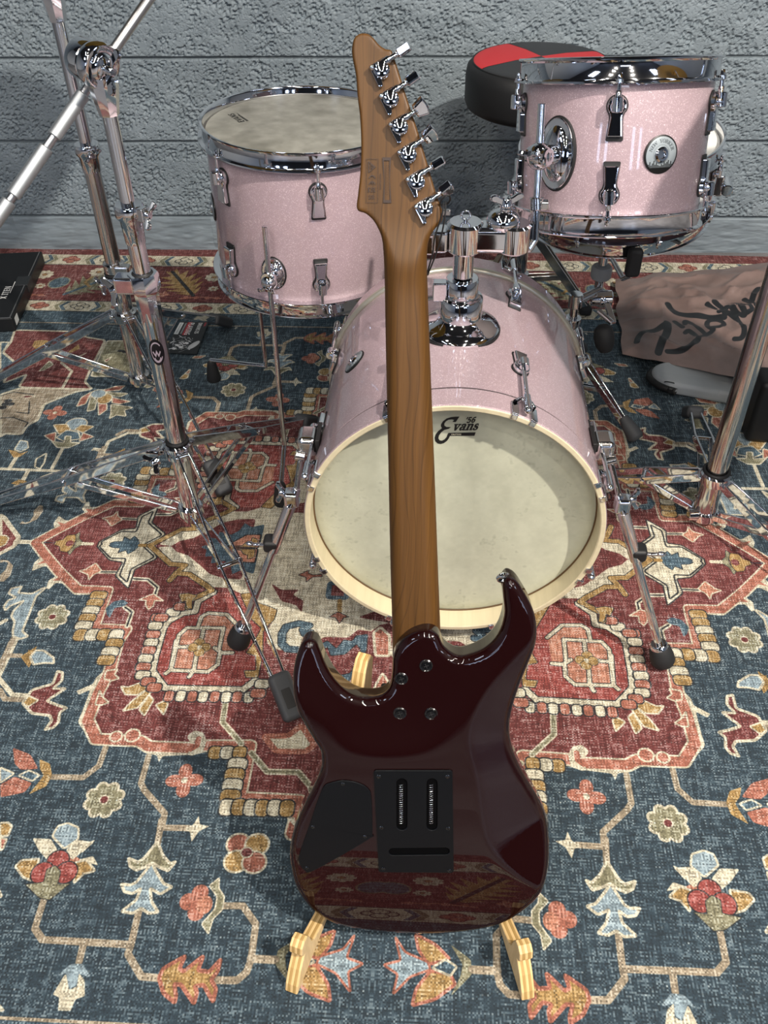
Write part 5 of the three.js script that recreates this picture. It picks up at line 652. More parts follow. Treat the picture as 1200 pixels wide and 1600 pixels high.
// ---- snare stand
{
  const c = V(0.296, 0, -1.632), o = thing('snare_stand', 'chrome snare stand with basket arms under the dark red snare drum', 'stand', c.clone());
  const hubY = 0.145, basket = V(0.350, 0.295, -1.69);
  part(o, 'lower_tube', rod(V(c.x, 0.035, c.z), V(c.x, 0.20, c.z), 0.0115), M.chrome);
  part(o, 'upper_tube', rod(V(c.x, 0.19, c.z), V(c.x, 0.245, c.z), 0.0085), M.chrome);
  part(o, 'height_collar', xf(lathe([[0.009, 0.02], [0.017, 0.02], [0.0175, 0.014], [0.0135, 0.0], [0.0115, -0.03], [0.009, -0.03]], 28), new THREE.Matrix4().setPosition(c.x, 0.188, c.z)), M.chrome);
  part(o, 'tilter', [rod(V(c.x, 0.232, c.z), V(c.x, 0.262, c.z), 0.0145), rod(V(c.x, 0.244, c.z), V(basket.x, 0.250, basket.z + 0.02), 0.009), rod(V(basket.x - 0.02, 0.238, basket.z + 0.03), V(basket.x + 0.024, 0.238, basket.z + 0.03), 0.0165), mv(ball(V(0, 0, 0), 0.018), basket.x + 0.004, 0.236, basket.z + 0.03)], M.chrome);
  part(o, 'tilter_handle', [bar(V(basket.x + 0.012, 0.236, basket.z + 0.05), V(basket.x + 0.022, 0.215, basket.z + 0.09), 0.012, 0.006), rod(V(basket.x - 0.005, 0.225, basket.z + 0.06), V(basket.x + 0.02, 0.215, basket.z + 0.09), 0.006)], M.chrome);
  part(o, 'rubber_grip', xf(lathe([[0, -0.03], [0.012, -0.028], [0.019, -0.015], [0.021, 0.004], [0.018, 0.02], [0.010, 0.027], [0, 0.028]], 24), frame(V(0.357, 0.186, -1.59), V(-0.25, 1, -0.25), V(0, 0, 1))), M.rubber);
  part(o, 'basket_stem', rod(V(basket.x, 0.245, basket.z), V(basket.x, 0.345, basket.z), 0.0095), M.chrome);
  part(o, 'basket_nut', xf(lathe([[0.0, 0.0], [0.019, 0], [0.021, 0.004], [0.021, 0.022], [0.018, 0.026], [0, 0.026]], 28), new THREE.Matrix4().setPosition(basket.x, 0.268, basket.z)), M.nylon);
  for (const az of [3 * deg, 123 * deg, 243 * deg]) {
    const e = V(0.352 + 0.202 * Math.sin(az), 0.396, -1.69 + 0.202 * Math.cos(az)), b = V(basket.x + 0.014 * Math.sin(az), 0.335, basket.z + 0.014 * Math.cos(az));
    const m = b.clone().lerp(e, 0.75); m.y = 0.345; const arm = part(o, 'basket_arm', bent([b, m, e.clone().add(V(0, -0.02, 0))], 0.005), M.chrome);
    part(arm, 'rubber_tip', xf(mv(box(0.026, 0.052, 0.020, 0.007, 3), 0, 0.004, 0), new THREE.Matrix4().makeRotationY(az).setPosition(e)), M.rubber);
  }
  for (const [fx, fz] of [[0.432, -1.492], [0.13, -1.66], [0.36, -1.83]]) {
    const f = V(fx, 0.012, fz), h = V(c.x, hubY, c.z), d = f.clone().sub(h).setY(0).normalize(), s = V(-d.z, 0, d.x), q = h.clone().addScaledVector(d, 0.016);
    const tip = f.clone().addScaledVector(d, -0.025).add(V(0, 0.018, 0));
    const leg = part(o, 'leg', [-1, 1].flatMap(k => [bar(q.clone().addScaledVector(s, k * 0.008), tip.clone().addScaledVector(s, k * 0.005), 0.0035, 0.014, UP), bar(V(c.x, 0.055, c.z).addScaledVector(d, 0.014).addScaledVector(s, k * 0.006), q.clone().lerp(tip, 0.55).addScaledVector(s, k * 0.005), 0.003, 0.010, UP)]), M.chrome);
    part(leg, 'rubber_foot', xf(lathe([[0, -0.03], [0.009, -0.028], [0.0135, -0.012], [0.016, 0.006], [0.0165, 0.02], [0.012, 0.026], [0, 0.027]], 22), frame(f.clone().addScaledVector(d, -0.012).add(V(0, 0.0145, 0)), d.clone().add(V(0, -0.75, 0)), V(0, 0, 1))), M.greyRubber);
  }
  part(o, 'leg_hub', rod(V(c.x, hubY - 0.012, c.z), V(c.x, hubY + 0.014, c.z), 0.018), M.chrome); part(o, 'brace_collar', rod(V(c.x, 0.04, c.z), V(c.x, 0.066, c.z), 0.017), M.chrome);
}
// ---- drum throne
{
  const c = V(0.224, 0, -2.05), o = thing('drum_throne', 'round black and red drum throne behind the rack tom', 'stool', c.clone());
  const ty = 0.586, R = 0.158, prof = [[0, -0.098], [R - 0.016, -0.098], [R - 0.005, -0.092], [R, -0.08], [R, -0.03], [R - 0.003, -0.014], [R - 0.012, -0.005], [R - 0.03, -0.001], [0, 0.004]];
  const mt = new THREE.Matrix4().setPosition(c.x, ty, c.z);
  const cu = part(o, 'cushion', xf(lathe(prof, 72, 0.6), mt), std({ color: 0x131416, roughness: 0.55 }), 'black vinyl cushion with two red panels');
  const vin = std({ color: 0xb3262c, roughness: 0.5 }), vin2 = std({ color: 0x26282b, roughness: 0.5 });
  for (const [a0, m] of [[3.62, vin], [3.62 + Math.PI, vin], [3.62 + Math.PI / 2, vin2], [3.62 - Math.PI / 2, vin2]]) {
    const g = new THREE.LatheGeometry([[R - 0.0135, -0.0052], [R - 0.018, -0.0016], [R - 0.03, 0.0004], [R * 0.4, 0.0046], [0.001, 0.0052]].map(a => new THREE.Vector2(...a)), 24, a0 + 0.008, Math.PI / 2 - 0.016);
    part(cu, 'seat_panel', xf(g, mt), m, m === vin ? 'red vinyl quarter' : 'black vinyl quarter');
  }
  part(cu, 'seam_piping', xf(new THREE.TorusGeometry(R - 0.014, 0.002, 8, 72).rotateX(Math.PI / 2).translate(0, -0.0042, 0), mt), M.black);
  part(o, 'seat_plate', rod(V(c.x, ty - 0.115, c.z), V(c.x, ty - 0.098, c.z), 0.05, 0.06, 28), M.black);
  part(o, 'upper_tube', rod(V(c.x, 0.26, c.z), V(c.x, ty - 0.112, c.z), 0.0125), M.chrome);
  part(o, 'lower_tube', rod(V(c.x, 0.06, c.z), V(c.x, 0.30, c.z), 0.016), M.chrome);
  part(o, 'height_collar', [rod(V(c.x, 0.285, c.z), V(c.x, 0.325, c.z), 0.023), rod(V(c.x, 0.30, c.z), V(c.x + 0.03, 0.30, c.z + 0.01), 0.006)], M.chrome);
  for (const [fx, fz] of [[0.41, -2.02], [0.11, -1.90], [0.17, -2.24]]) {
    const f = V(fx, 0.0, fz), h = V(c.x, 0.21, c.z), d = f.clone().sub(h).setY(0).normalize(), s = V(-d.z, 0, d.x), tip = f.clone().add(V(0, 0.022, 0)).addScaledVector(d, -0.02);
    const leg = part(o, 'leg', [-1, 1].flatMap(k => [bar(h.clone().addScaledVector(d, 0.02).addScaledVector(s, k * 0.011), tip.clone().addScaledVector(s, k * 0.009), 0.004, 0.020, UP), bar(V(c.x, 0.085, c.z).addScaledVector(d, 0.018).addScaledVector(s, k * 0.009), h.clone().lerp(tip, 0.6).addScaledVector(s, k * 0.008), 0.003, 0.014, UP)]), M.chromeWorn);
    part(leg, 'rubber_foot', mv(box(0.032, 0.026, 0.032, 0.01, 3), f.x - d.x * 0.016, 0.0135, f.z - d.z * 0.016), M.rubber);
  }
  part(o, 'leg_hub', rod(V(c.x, 0.195, c.z), V(c.x, 0.225, c.z), 0.024), M.chrome); part(o, 'brace_collar', rod(V(c.x, 0.072, c.z), V(c.x, 0.1, c.z), 0.023), M.chrome);
}
// ---- cymbal stands
function tripod(o, c, hub, low, feet, footK = 1) {
  for (const [fx, fz] of feet) {
    const f = V(fx, 0, fz), h = V(c.x, hub, c.z), d = f.clone().sub(h).setY(0).normalize(), s = V(-d.z, 0, d.x);
    const q = h.clone().addScaledVector(d, 0.026), tip = f.clone().addScaledVector(d, -0.045).add(V(0, 0.044, 0));
    const knee = q.clone().lerp(tip, 0.5);
    const leg = part(o, 'leg', [-1, 1].flatMap(k => { const a = q.clone().addScaledVector(s, k * 0.009), b = knee.clone().addScaledVector(s, k * 0.016), e = tip.clone().addScaledVector(s, k * 0.009); return [bar(a, b, 0.0042, 0.017, UP), bar(b, e, 0.0042, 0.015, UP)]; }), M.chrome);
    part(leg, 'rivet', rod(knee.clone().addScaledVector(s, -0.021), knee.clone().addScaledVector(s, 0.021), 0.0042), M.chrome); part(leg, 'rivet', rod(q.clone().addScaledVector(s, -0.014), q.clone().addScaledVector(s, 0.014), 0.0042), M.chrome);
    part(o, 'brace', [-1, 1].map(k => bar(V(c.x, low, c.z).addScaledVector(d, 0.024).addScaledVector(s, k * 0.008), knee.clone().addScaledVector(s, k * 0.012), 0.0036, 0.012, UP)), M.chrome);
    const u = f.clone().add(V(0, 0.012, 0)).sub(tip).normalize();
    const ft = part(leg, 'rubber_foot', xf(mv(box(0.034 * footK, 0.074, 0.026, 0.008, 3), 0, 0.012, 0), frame(tip.clone().addScaledVector(u, 0.012), u, UP)), M.greyRubber);
    part(ft, 'foot_slot', xf(mv(box(0.014, 0.03, 0.0012, 0.0004, 1), 0, 0.016, 0.0132), frame(tip.clone().addScaledVector(u, 0.012), u, UP)), M.black);
  }
}
function wingClamp(o, c, y, r0, r1, dir, hh = 0.05) {
  part(o, 'height_clamp', [xf(lathe([[r1, 0], [r0 + 0.006, 0], [r0 + 0.0075, -0.003], [r0 + 0.0075, -0.016], [r0 + 0.003, -0.022], [r0 + 0.0012, -hh], [r1, -hh]], 28), new THREE.Matrix4().setPosition(c.x, y, c.z)), bar(V(c.x, y - 0.010, c.z).addScaledVector(dir, r0), V(c.x, y - 0.010, c.z).addScaledVector(dir, r0 + 0.016), 0.014, 0.018, UP)], M.chrome);
  part(o, 'wing_screw', xf(wing(0.019, 0.006), frame(V(c.x, y - 0.010, c.z).addScaledVector(dir, r0 + 0.014), dir, V(0.2, 0.6, 1))), M.chrome);
}
{ // front left stand with boom
  const c = V(-0.410, 0, -1.150), o = thing('cymbal_stand', 'front chrome boom cymbal stand at the left, nearest the camera', 'stand', c.clone());
  part(o, 'lower_tube', rod(V(c.x, 0.062, c.z), V(c.x, 0.515, c.z), 0.0158, 0.0158, 32), M.chrome);
  part(o, 'middle_tube', rod(V(c.x, 0.50, c.z), V(c.x, 0.625, c.z), 0.0126, 0.0126, 28), M.chrome);
  part(o, 'upper_tube', rod(V(c.x, 0.61, c.z), V(c.x, 0.785, c.z), 0.0098, 0.0098, 28), M.chrome);
  wingClamp(o, c, 0.638, 0.0126, 0.0098, V(0.9, 0.0, 0.43).normalize(), 0.055);
  const hx = part(o, 'hinged_collar', [xf(lathe([[0.0126, 0.022], [0.021, 0.022], [0.0225, 0.019], [0.0225, -0.002], [0.018, -0.008], [0.0165, -0.05], [0.0126, -0.05]], 8, 0.9), new THREE.Matrix4().makeRotationY(0.3).setPosition(c.x, 0.515, c.z)), mv(box(0.030, 0.026, 0.024, 0.004), c.x - 0.026, 0.522, c.z + 0.004)], M.chrome);
  part(hx, 'black_bushing', rod(V(c.x, 0.53, c.z), V(c.x, 0.5385, c.z), 0.0155), M.black);
  part(hx, 'wing_screw', xf(wing(0.022, 0.006), frame(V(c.x - 0.040, 0.515, c.z + 0.006), V(-1, -0.35, 0.3).normalize(), V(0, 0.5, 1))), M.chrome);
  const et = canvasTex(128, 128, (x) => { x.fillStyle = '#19161b'; x.beginPath(); x.ellipse(64, 64, 62, 62, 0, 0, 7); x.fill(); x.strokeStyle = '#b9a9b4'; x.lineWidth = 7; x.beginPath(); x.ellipse(64, 64, 44, 46, 0, 0.5, 5.6); x.stroke(); x.lineWidth = 9; x.beginPath(); x.moveTo(34, 60); x.lineTo(52, 80); x.lineTo(64, 60); x.lineTo(76, 80); x.lineTo(94, 60); x.stroke(); x.beginPath(); x.arc(64, 84, 24, 0.2, 2.9); x.stroke(); });
  { const g = new THREE.CylinderGeometry(0.0162, 0.0162, 0.046, 24, 1, true, 0.15 - 0.75, 1.5), p = g.attributes.position, uv = g.attributes.uv; part(o, 'oval_badge', xf(g, new THREE.Matrix4().setPosition(c.x, 0.415, c.z)), new THREE.MeshStandardMaterial({ map: et, transparent: true, roughness: 0.35, metalness: 0.2 }), 'dark oval maker badge'); }
  part(o, 'leg_hub', rod(V(c.x, 0.205, c.z), V(c.x, 0.235, c.z), 0.0235), M.chrome); part(o, 'brace_collar', rod(V(c.x, 0.075, c.z), V(c.x, 0.098, c.z), 0.022), M.chrome);
  part(o, 'hub_ring', xf(new THREE.TorusGeometry(0.0172, 0.0026, 8, 32).rotateX(Math.PI / 2), new THREE.Matrix4().setPosition(c.x, 0.238, c.z)), M.black);
  part(o, 'wing_screw', xf(wing(0.022, 0.007), frame(V(c.x - 0.034, 0.208, c.z + 0.018), V(-0.7, -0.2, 0.6).normalize(), V(0.5, 1, 0))), M.chrome);
  tripod(o, c, 0.222, 0.086, [[-0.185, -0.775], [-0.235, -1.52], [-0.865, -1.20]]);
  // boom tilter
  const t = V(c.x - 0.004, 0.812, c.z), ax = V(0.80, -0.12, 0.58).normalize(), tm = frame(t, ax, UP);
  part(o, 'boom_tilter', [xf(lathe([[0, -0.030], [0.0235, -0.030], [0.0245, -0.028], [0.0245, -0.008], [0.023, -0.0065], [0.023, -0.0045], [0.0265, -0.003], [0.0275, 0.0], [0.0275, 0.010], [0.025, 0.0135], [0.019, 0.0145], [0.017, 0.0135], [0.0145, 0.0165], [0.011, 0.0185], [0, 0.019]], 44), tm), xf(lathe([[0, -0.012], [0.0125, -0.012], [0.0185, 0.022], [0.0185, 0.034], [0, 0.036]], 8, 0.95), new THREE.Matrix4().makeRotationY(0.35).setPosition(c.x, 0.765, c.z))], M.chrome);
  part(o, 'tilter_wing', xf(wing(0.026, 0.006), frame(t.clone().addScaledVector(ax, 0.020), ax, V(0.1, 0.2, 1))), M.chrome);
  const e1 = V(-0.5458, 0.6597, -1.0605), e2 = V(-0.3626, 0.8637, -1.2539), mid = e1.clone().lerp(e2, 0.615), far = e1.clone().lerp(e1.clone().sub(e2).add(e1), 0.45), top = e2.clone().add(e2.clone().sub(mid).multiplyScalar(1.2));
  const L = e1.clone().sub(mid);
  part(o, 'boom_rod', [rod(mid.clone().addScaledVector(L, -0.02), top, 0.0068), rod(mid.clone().addScaledVector(L, 0.02), far, 0.0058)], M.steel);
  part(o, 'boom_sleeve', [rod(mid.clone().addScaledVector(L, 0.10), mid.clone().addScaledVector(L, 0.42), 0.0088), rod(mid.clone().addScaledVector(L, 0.50), mid.clone().addScaledVector(L, 0.86), 0.0092), rod(mid.clone().addScaledVector(L, 0.90), far, 0.0092)], M.alu, 'stepped matt aluminium boom sleeve');
}
{ // stand behind it
  const c = V(-0.632, 0, -1.620), o = thing('cymbal_stand', 'rear chrome cymbal stand at the left, beside the black box', 'stand', c.clone());
  part(o, 'lower_tube', rod(V(c.x, 0.03, c.z), V(c.x, 0.285, c.z), 0.0165, 0.0165, 32), M.chromeWorn);
  part(o, 'middle_tube', rod(V(c.x, 0.27, c.z), V(c.x, 0.545, c.z), 0.0155, 0.0155, 28), M.chromeWorn);
  part(o, 'upper_tube', rod(V(c.x, 0.53, c.z), V(c.x, 0.765, c.z), 0.0115, 0.0115, 28), M.chrome);
  wingClamp(o, c, 0.553, 0.0158, 0.0115, V(0.5, 0, 0.85).normalize(), 0.05);
  wingClamp(o, c, 0.295, 0.0175, 0.0155, V(-0.6, 0, 0.8).normalize(), 0.075);
  part(o, 'memory_lock', [rod(V(c.x, 0.300, c.z), V(c.x, 0.322, c.z), 0.0215), mv(box(0.03, 0.02, 0.02, 0.004), c.x + 0.02, 0.311, c.z + 0.012)], M.chromeWorn);
  part(o, 'black_bushing', rod(V(c.x, 0.296, c.z), V(c.x, 0.301, c.z), 0.0225), M.black);
  part(o, 'leg_hub', rod(V(c.x, 0.19, c.z), V(c.x, 0.215, c.z), 0.0245), M.chromeWorn); part(o, 'brace_collar', rod(V(c.x, 0.04, c.z), V(c.x, 0.062, c.z), 0.023), M.chromeWorn);
  tripod(o, c, 0.205, 0.05, [[-0.385, -1.285], [-0.50, -1.93], [-1.02, -1.58]]);
  part(o, 'tilter', [xf(lathe([[0, -0.012], [0.0145, -0.012], [0.0195, 0.02], [0.0205, 0.05], [0, 0.052]], 8, 0.95), new THREE.Matrix4().makeRotationY(0.2).setPosition(c.x, 0.765, c.z)), rod(V(c.x - 0.02, 0.822, c.z + 0.02), V(c.x + 0.02, 0.822, c.z - 0.012), 0.024)], M.chrome);
  part(o, 'boom_arm', bent([V(c.x, 0.82, c.z), V(-0.40, 1.03, -1.43), V(-0.40, 1.115, -1.43)], 0.006), M.chrome);
}
{ // right stand
  const c = V(0.520, 0, -1.250), o = thing('cymbal_stand', 'chrome cymbal stand at the right edge in front of the brown bag', 'stand', c.clone());
  part(o, 'lower_tube', rod(V(c.x, 0.10, c.z), V(c.x, 0.60, c.z), 0.0178, 0.0178, 32), M.chromeWorn);
  part(o, 'upper_tube', rod(V(c.x, 0.58, c.z), V(c.x, 1.0, c.z), 0.0125), M.chrome);
  part(o, 'boom_arm', bent([V(c.x, 0.99, c.z), V(0.81, 1.05, -0.89), V(0.81, 1.135, -0.89)], 0.007), M.chrome);
  wingClamp(o, c, 0.61, 0.0178, 0.0125, V(0.5, 0, 0.8).normalize());
  part(o, 'base_tube', rod(V(c.x, 0.012, c.z), V(c.x, 0.115, c.z), 0.0215, 0.0200, 28), M.chromeWorn);
  part(o, 'hub_ring', xf(new THREE.TorusGeometry(0.0215, 0.0032, 10, 36).rotateX(Math.PI / 2), new THREE.Matrix4().setPosition(c.x, 0.122, c.z)), M.black);
  part(o, 'leg_hub', rod(V(c.x, 0.095, c.z), V(c.x, 0.119, c.z), 0.0265), M.chrome); part(o, 'brace_collar', [rod(V(c.x, 0.012, c.z), V(c.x, 0.034, c.z), 0.026), rod(V(c.x - 0.032, 0.026, c.z + 0.012), V(c.x - 0.014, 0.026, c.z + 0.012), 0.011)], M.chrome);
  tripod(o, c, 0.105, 0.03, [[0.275, -1.335], [0.70, -1.02], [0.565, -1.585]]);
}
// ---- cymbals above the frame: their shadows fall on the drums and on the wall
const brass = std({ color: 0xb08d4a, metalness: 1, roughness: 0.28 });
for (const [x, y, z, R, label] of [[0.81, 1.095, -0.89, 0.265, 'large brass ride cymbal on the right stand'], [-0.40, 1.075, -1.43, 0.245, 'brass crash cymbal on the rear left stand']]) {
  const o = thing('cymbal', label, 'cymbal', V(x, y, z), 'cymbals on the stands'), m = new THREE.Matrix4().makeRotationX(0.06).setPosition(x, y, z);
  part(o, 'bow', xf(lathe([[0.008, 0.024], [0.025, 0.023], [0.045, 0.016], [0.055, 0.010], [R * 0.6, 0.003], [R, -0.012], [R, -0.0132], [R * 0.6, 0.0018], [0.055, 0.0088], [0.045, 0.0148], [0.025, 0.0215], [0.008, 0.0225], [0.008, 0.024]], 72), m), brass);
  part(o, 'felt', xf(mv(rod(V(0, 0.024, 0), V(0, 0.034, 0), 0.016), 0, 0, 0), m), M.rubber);
  part(o, 'wing_nut', xf(mv(wing(0.016), 0, 0.034, 0), m), M.chrome);
}
// ---- black box at the left edge
{
  const a = V(-1.023, 0, -1.888), b = V(-1.075, 0, -2.257), d = b.clone().sub(a), L = d.length(), hgt = 0.036, W = 0.46; d.normalize(); const n = V(d.z, 0, -d.x);   // n points left
  const m = new THREE.Matrix4().makeBasis(n.clone().negate(), UP, d.clone().negate()).setPosition(a.clone().add(b).multiplyScalar(0.5).addScaledVector(n, W / 2));
  const o = thing('product_box', 'flat black cardboard box lying on the rug at the left edge', 'box', a.clone().add(b).multiplyScalar(0.5).addScaledVector(n, W / 2));
  part(o, 'carton', xf(mv(box(W, hgt, L, 0.0025), 0, hgt / 2 + 0.0005, 0), m), std({ color: 0x101113, roughness: 0.5 }));
  part(o, 'lid_edge', [xf(mv(box(0.0025, 0.0016, L - 0.006, 0.0006, 1), W / 2 - 0.006, hgt + 0.0006, 0), m), xf(mv(box(W - 0.006, 0.0016, 0.0025, 0.0006, 1), 0, hgt + 0.0006, L / 2 - 0.004), m)], std({ color: 0x55585a, roughness: 0.6 }));
  const lt = canvasTex(512, 128, (c) => { c.fillStyle = '#e8e8e4'; c.font = 'bold 96px sans-serif'; c.fillText('X ITEN', 20, 98, 440); c.font = 'bold 20px sans-serif'; c.fillRect(150, 108, 280, 8); });
  const g = new THREE.PlaneGeometry(0.115, 0.030); g.rotateX(-Math.PI / 2); g.rotateY(Math.PI / 2); part(o, 'printed_lettering', xf(mv(g, W / 2 - 0.045, hgt + 0.0013, 0.03), m), new THREE.MeshStandardMaterial({ map: lt, transparent: true, roughness: 0.6 }));
  part(o, 'handle_tab', [xf(mv(box(0.034, 0.0022, 0.05, 0.001), W / 2 - 0.016, hgt + 0.0008, -0.012), m), xf(mv(box(0.0022, 0.022, 0.05, 0.001), W / 2 + 0.0006, hgt - 0.01, -0.012), m)], std({ color: 0x25282a, roughness: 0.45 }));
  part(o, 'sticker', xf(mv(box(0.0008, 0.020, 0.026, 0.0003, 1), W / 2 + 0.0004, hgt * 0.5, L / 2 - 0.03), m), std({ color: 0xc9cbc9, roughness: 0.5 }), 'small white sticker');
}
// ---- printed card on the rug
{
  const ct = canvasTex(320, 576, (c, W, H) => {
    c.fillStyle = '#111213'; c.fillRect(0, 0, W, H);
    const col = (x, w, y0, y1, f) => { c.fillStyle = f; c.fillRect(x, y0, w, y1 - y0); };
    col(30, 42, 22, 250, '#d9dbd8'); c.fillStyle = '#777'; for (let k = 0; k < 16; k++) c.fillRect(44, 40 + k * 12, 12, 6);
    col(88, 16, 30, 240, '#a9a9a6'); for (let k = 0; k < 22; k++) col(88, 16, 34 + k * 10, 37 + k * 10, '#151515');
    col(112, 44, 12, 262, '#b3202a');
    c.save(); c.translate(128, 18); c.rotate(Math.PI / 2); c.scale(1, 1); c.fillStyle = '#eceae6'; c.font = 'bold 76px sans-serif'; c.fillText('PLAYING', 0, 0, 240); c.restore();
    c.save(); c.translate(222, 22); c.rotate(Math.PI / 2); c.fillStyle = '#e6e6e2'; c.font = 'bold 54px sans-serif'; c.fillText('DRUMS', 0, 0, 150); c.fillText('IS', 160, 0, 70); c.restore();
    col(282, 20, 16, 90, '#8e2a2e');
    let s = 5; const r = () => { s = (s * 16807) % 2147483647; return s / 2147483647; };
    for (let k = 0; k < 80; k++) { c.strokeStyle = ['#e8e8e8', '#9a9c9e', '#55585a', '#c8c8c8'][k % 4]; c.lineWidth = 3 + r() * 8; c.beginPath(); const x = 40 + r() * 230, y = 300 + r() * 220; c.moveTo(x, y); c.lineTo(x + (r() - 0.5) * 90, y + (r() - 0.5) * 90); c.stroke(); }
    c.fillStyle = '#b8babc'; c.beginPath(); c.ellipse(262, 430, 30, 80, 0.5, 0, 7); c.fill(); c.fillStyle = '#e5e5e5'; for (const [x, y] of [[110, 440], [150, 470], [95, 500], [190, 400]]) { c.beginPath(); c.ellipse(x, y, 22, 16, 0.4, 0, 7); c.fill(); }
  });
  const A = V(-0.636, 0, -1.800), B = V(-0.630, 0, -1.948), C = V(-0.549, 0, -1.945), D = V(-0.548, 0, -1.793), g = new THREE.BufferGeometry(), p = [], uv = [], ix = [];
  const P = (u, v) => D.clone().lerp(C, v).multiplyScalar(u).add(A.clone().lerp(B, v).multiplyScalar(1 - u)).add(V(0, 0.0016 + 0.006 * u * u * 0.4 + 0.002 * Math.sin(v * 3), 0)), n = 8;
  for (const y of [0, -0.0008]) for (let j = 0; j <= n; j++) for (let i = 0; i <= n; i++) { const q = P(i / n, j / n); p.push(q.x, q.y + y, q.z); uv.push(i / n, j / n); }
  const N1 = (n + 1) * (n + 1); for (let j = 0; j < n; j++) for (let i = 0; i < n; i++) { const a = j * (n + 1) + i, b = a + 1, c = a + n + 1, d = c + 1; ix.push(a, b, c, b, d, c, a + N1, c + N1, b + N1, b + N1, c + N1, d + N1); }
  g.setAttribute('position', new THREE.Float32BufferAttribute(p, 3)); g.setAttribute('uv', new THREE.Float32BufferAttribute(uv, 2)); g.setIndex(ix); g.computeVertexNormals();
  single('printed_card', 'black card with red and white print lying on the rug behind the front cymbal stand', 'card', g, std({ map: ct, roughness: 0.35 }), V(-0.59, 0, -1.87));
}
// ---- brown bag, pale padded case and black case at the right
{
  const Z = [[[0.099,0.879,0.118,0.801,0.16,0.764,0.226,0.731,0.294,0.665],0.031],[[0.294,0.665,0.291,0.748,0.267,0.846,0.246,0.936],0.0401],[[0.304,0.915,0.39,0.894,0.454,0.85,0.488,0.802,0.467,0.757,0.426,0.714,0.407,0.729],0.0271],[[0.491,0.783,0.529,0.748,0.512,0.714,0.416,0.612,0.405,0.64],0.0252],[[0.345,0.626,0.386,0.674],0.0285],[[0.529,0.748,0.574,0.695,0.542,0.663,0.547,0.601,0.6,0.585,0.64,0.617,0.618,0.654,0.573,0.671],0.0249],[[0.305,0.459,0.344,0.522,0.415,0.553,0.523,0.565,0.638,0.564],0.0306],[[0.535,0.462,0.582,0.5],0.0234],[[0.572,0.443,0.615,0.48],0.0233],[[0.606,0.524,0.649,0.485,0.636,0.534,0.675,0.544,0.739,0.632,0.761,0.695,0.747,0.734,0.71,0.744],0.0255],[[0.673,0.497,0.72,0.554,0.757,0.552,0.725,0.495,0.686,0.448,0.73,0.442],0.0263],[[0.739,0.471,0.785,0.494,0.794,0.527,0.75,0.552],0.0238],[[0.754,0.394,0.797,0.435,0.829,0.481,0.865,0.469,0.863,0.435],0.0256],[[0.796,0.412,0.814,0.329,0.851,0.312,0.881,0.343,0.89,0.378],0.0283]];
  const bt = canvasTex(1024, 1024, (c, W, H) => {
    c.fillStyle = '#7a6660'; c.fillRect(0, 0, W, H);
    const im = c.getImageData(0, 0, W, H), d = im.data; for (let j = 0; j < H; j++) for (let i = 0; i < W; i++) { const k = (fbm(i / 120, j / 90, 4) - 0.5) * 34, q = 4 * (j * W + i); d[q] += k; d[q + 1] += k; d[q + 2] += k; } c.putImageData(im, 0, 0);
    c.strokeStyle = '#141518'; c.lineCap = 'round'; c.lineJoin = 'round';
    for (const [p, w] of Z) { c.lineWidth = w * 1300; c.beginPath(); const q = []; for (let i = 0; i < p.length; i += 2) q.push(new THREE.Vector2(p[i] * W, p[i + 1] * H)); const s = q.length > 2 ? new THREE.SplineCurve(q).getPoints(40) : q; s.forEach((v, i) => i ? c.lineTo(v.x, v.y) : c.moveTo(v.x, v.y)); c.stroke(); }
  });
  const TL = V(0.490, 0.020, -2.177), TR = V(0.945, 0.050, -2.225), BR = V(0.745, 0.068, -1.605), BL = V(0.454, 0.014, -1.812);
  const n = 72, p = [], uv = [], ix = [];
  for (const s of [1, 0]) for (let j = 0; j <= n; j++) for (let i = 0; i <= n; i++) {
    const a = i / n, b = j / n, q = TL.clone().multiplyScalar((1 - a) * (1 - b)).add(TR.clone().multiplyScalar(a * (1 - b))).add(BR.clone().multiplyScalar(a * b)).add(BL.clone().multiplyScalar((1 - a) * b));
    const e = Math.min(a, 1 - a, b, 1 - b), puff = Math.min(1, e * 7); const ridge = 1 - Math.abs(fbm(a * 4 + 2, b * 5 + 1, 3) * 2 - 1), fold = 1 - Math.abs(fbm(a * 3 + b * 2.5 + 8, b * 6 - a * 2 + 3, 2) * 2 - 1);
    let y = q.y + puff * 0.012 + (ridge ** 4) * 0.014 * (1 - b * 0.55) * puff + (fold ** 6) * 0.014 * (1 - b * 0.5) * puff;
    if (!s) y = Math.max(0.002, q.y - 0.010 * puff);
    q.x += (noise(b * 7, 3) - 0.5) * 0.012 * (1 - a) * (1 - a); q.z += (noise(a * 8, 9) - 0.5) * 0.016 * ((1 - b) ** 2 * 2 + b * b * 0.5);
    p.push(q.x, e === 0 && !s ? q.y + 0 : y, q.z); uv.push(a, 1 - b);
  }
  const N1 = (n + 1) * (n + 1), id = (i, j) => j * (n + 1) + i;
  for (let j = 0; j < n; j++) for (let i = 0; i < n; i++) { const a = id(i, j), b = id(i + 1, j), c = id(i, j + 1), d = id(i + 1, j + 1); ix.push(a, c, b, b, c, d, a + N1, b + N1, c + N1, b + N1, d + N1, c + N1); }
  for (let i = 0; i < n; i++) for (const [a, b] of [[id(i, 0), id(i + 1, 0)], [id(i + 1, n), id(i, n)], [id(0, i + 1), id(0, i)], [id(n, i), id(n, i + 1)]]) ix.push(a, b, a + N1, b, b + N1, a + N1);
  const g = new THREE.BufferGeometry(); g.setAttribute('position', new THREE.Float32BufferAttribute(p, 3)); g.setAttribute('uv', new THREE.Float32BufferAttribute(uv, 2)); g.setIndex(ix); g.computeVertexNormals();
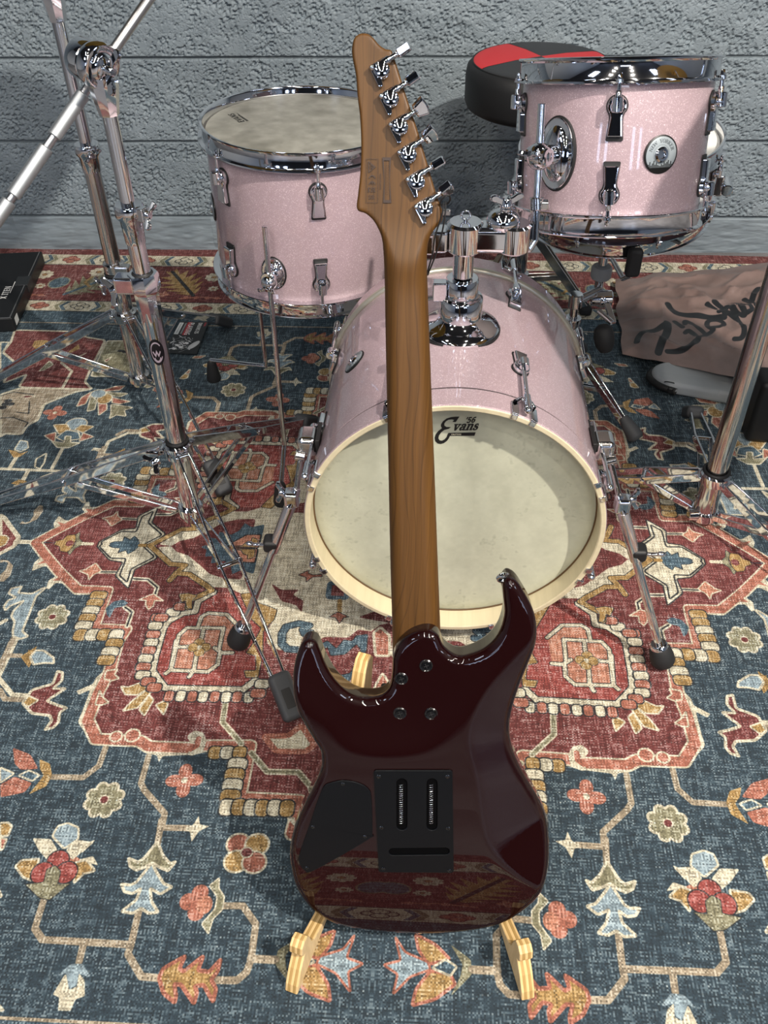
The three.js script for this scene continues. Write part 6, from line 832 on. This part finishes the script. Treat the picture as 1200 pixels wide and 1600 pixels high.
  single('plastic_bag', 'crumpled brown plastic bag lettered in black brush script lying on the rug', 'bag', g, phy({ map: bt, roughness: 0.42, clearcoat: 0.3, clearcoatRoughness: 0.3 }), V(0.65, 0, -1.95));
  // pale case
  const c0 = V(0.645, 0.002, -1.680), o = thing('padded_case', 'grey soft padded case sticking out from under the brown bag', 'case', V(0.645, 0, -1.680)), m = new THREE.Matrix4().makeRotationY(-0.25).setPosition(c0);
  const sh = new THREE.Shape(); sh.moveTo(-0.105, -0.04); sh.lineTo(0.16, -0.055); sh.lineTo(0.16, 0.055); sh.lineTo(-0.08, 0.06); sh.bezierCurveTo(-0.16, 0.055, -0.165, -0.02, -0.105, -0.04);
  const eg = extrude(sh, 0.010, 0.010, 5, 16); eg.rotateX(-Math.PI / 2); eg.translate(0, 0.010, 0);
  part(o, 'fabric_cover', xf(eg, m), std({ color: 0x8f9497, roughness: 0.8, bumpMap: smoothTex, bumpScale: 0.002 }));
  part(o, 'black_trim', xf(tube([V(-0.142, 0.014, -0.03), V(-0.148, 0.014, 0.004), V(-0.125, 0.014, 0.032), V(-0.088, 0.014, 0.048)], 0.008, 20, 10), m), M.black);
  part(o, 'pull_ring', [xf(mv(new THREE.TorusGeometry(0.010, 0.0012, 8, 24).rotateX(0.9), -0.105, 0.028, 0.036), m), xf(mv(box(0.012, 0.014, 0.010, 0.003), -0.1, 0.018, 0.050), m)], M.black);
  // black case
  const k = thing('black_case', 'black hard case standing on the rug at the right edge', 'case', V(0.815, 0, -1.52)), km = new THREE.Matrix4().makeRotationY(-0.06).setPosition(0.812, 0, -1.522);
  part(k, 'shell', xf(mv(box(0.30, 0.145, 0.07, 0.012, 3), 0, 0.073, 0), km), std({ color: 0x0c0d0e, roughness: 0.55 }));
  for (const x of [-0.09, 0.06]) part(k, 'latch', xf(mv(box(0.026, 0.024, 0.006, 0.002), x, 0.10, 0.037), km), M.black);
  part(k, 'handle', xf(tube([V(-0.05, 0.145, 0), V(-0.04, 0.165, 0), V(0.04, 0.165, 0), V(0.05, 0.145, 0)], 0.006, 20, 8), km), M.rubber);
}
renderer.render(scene, camera);
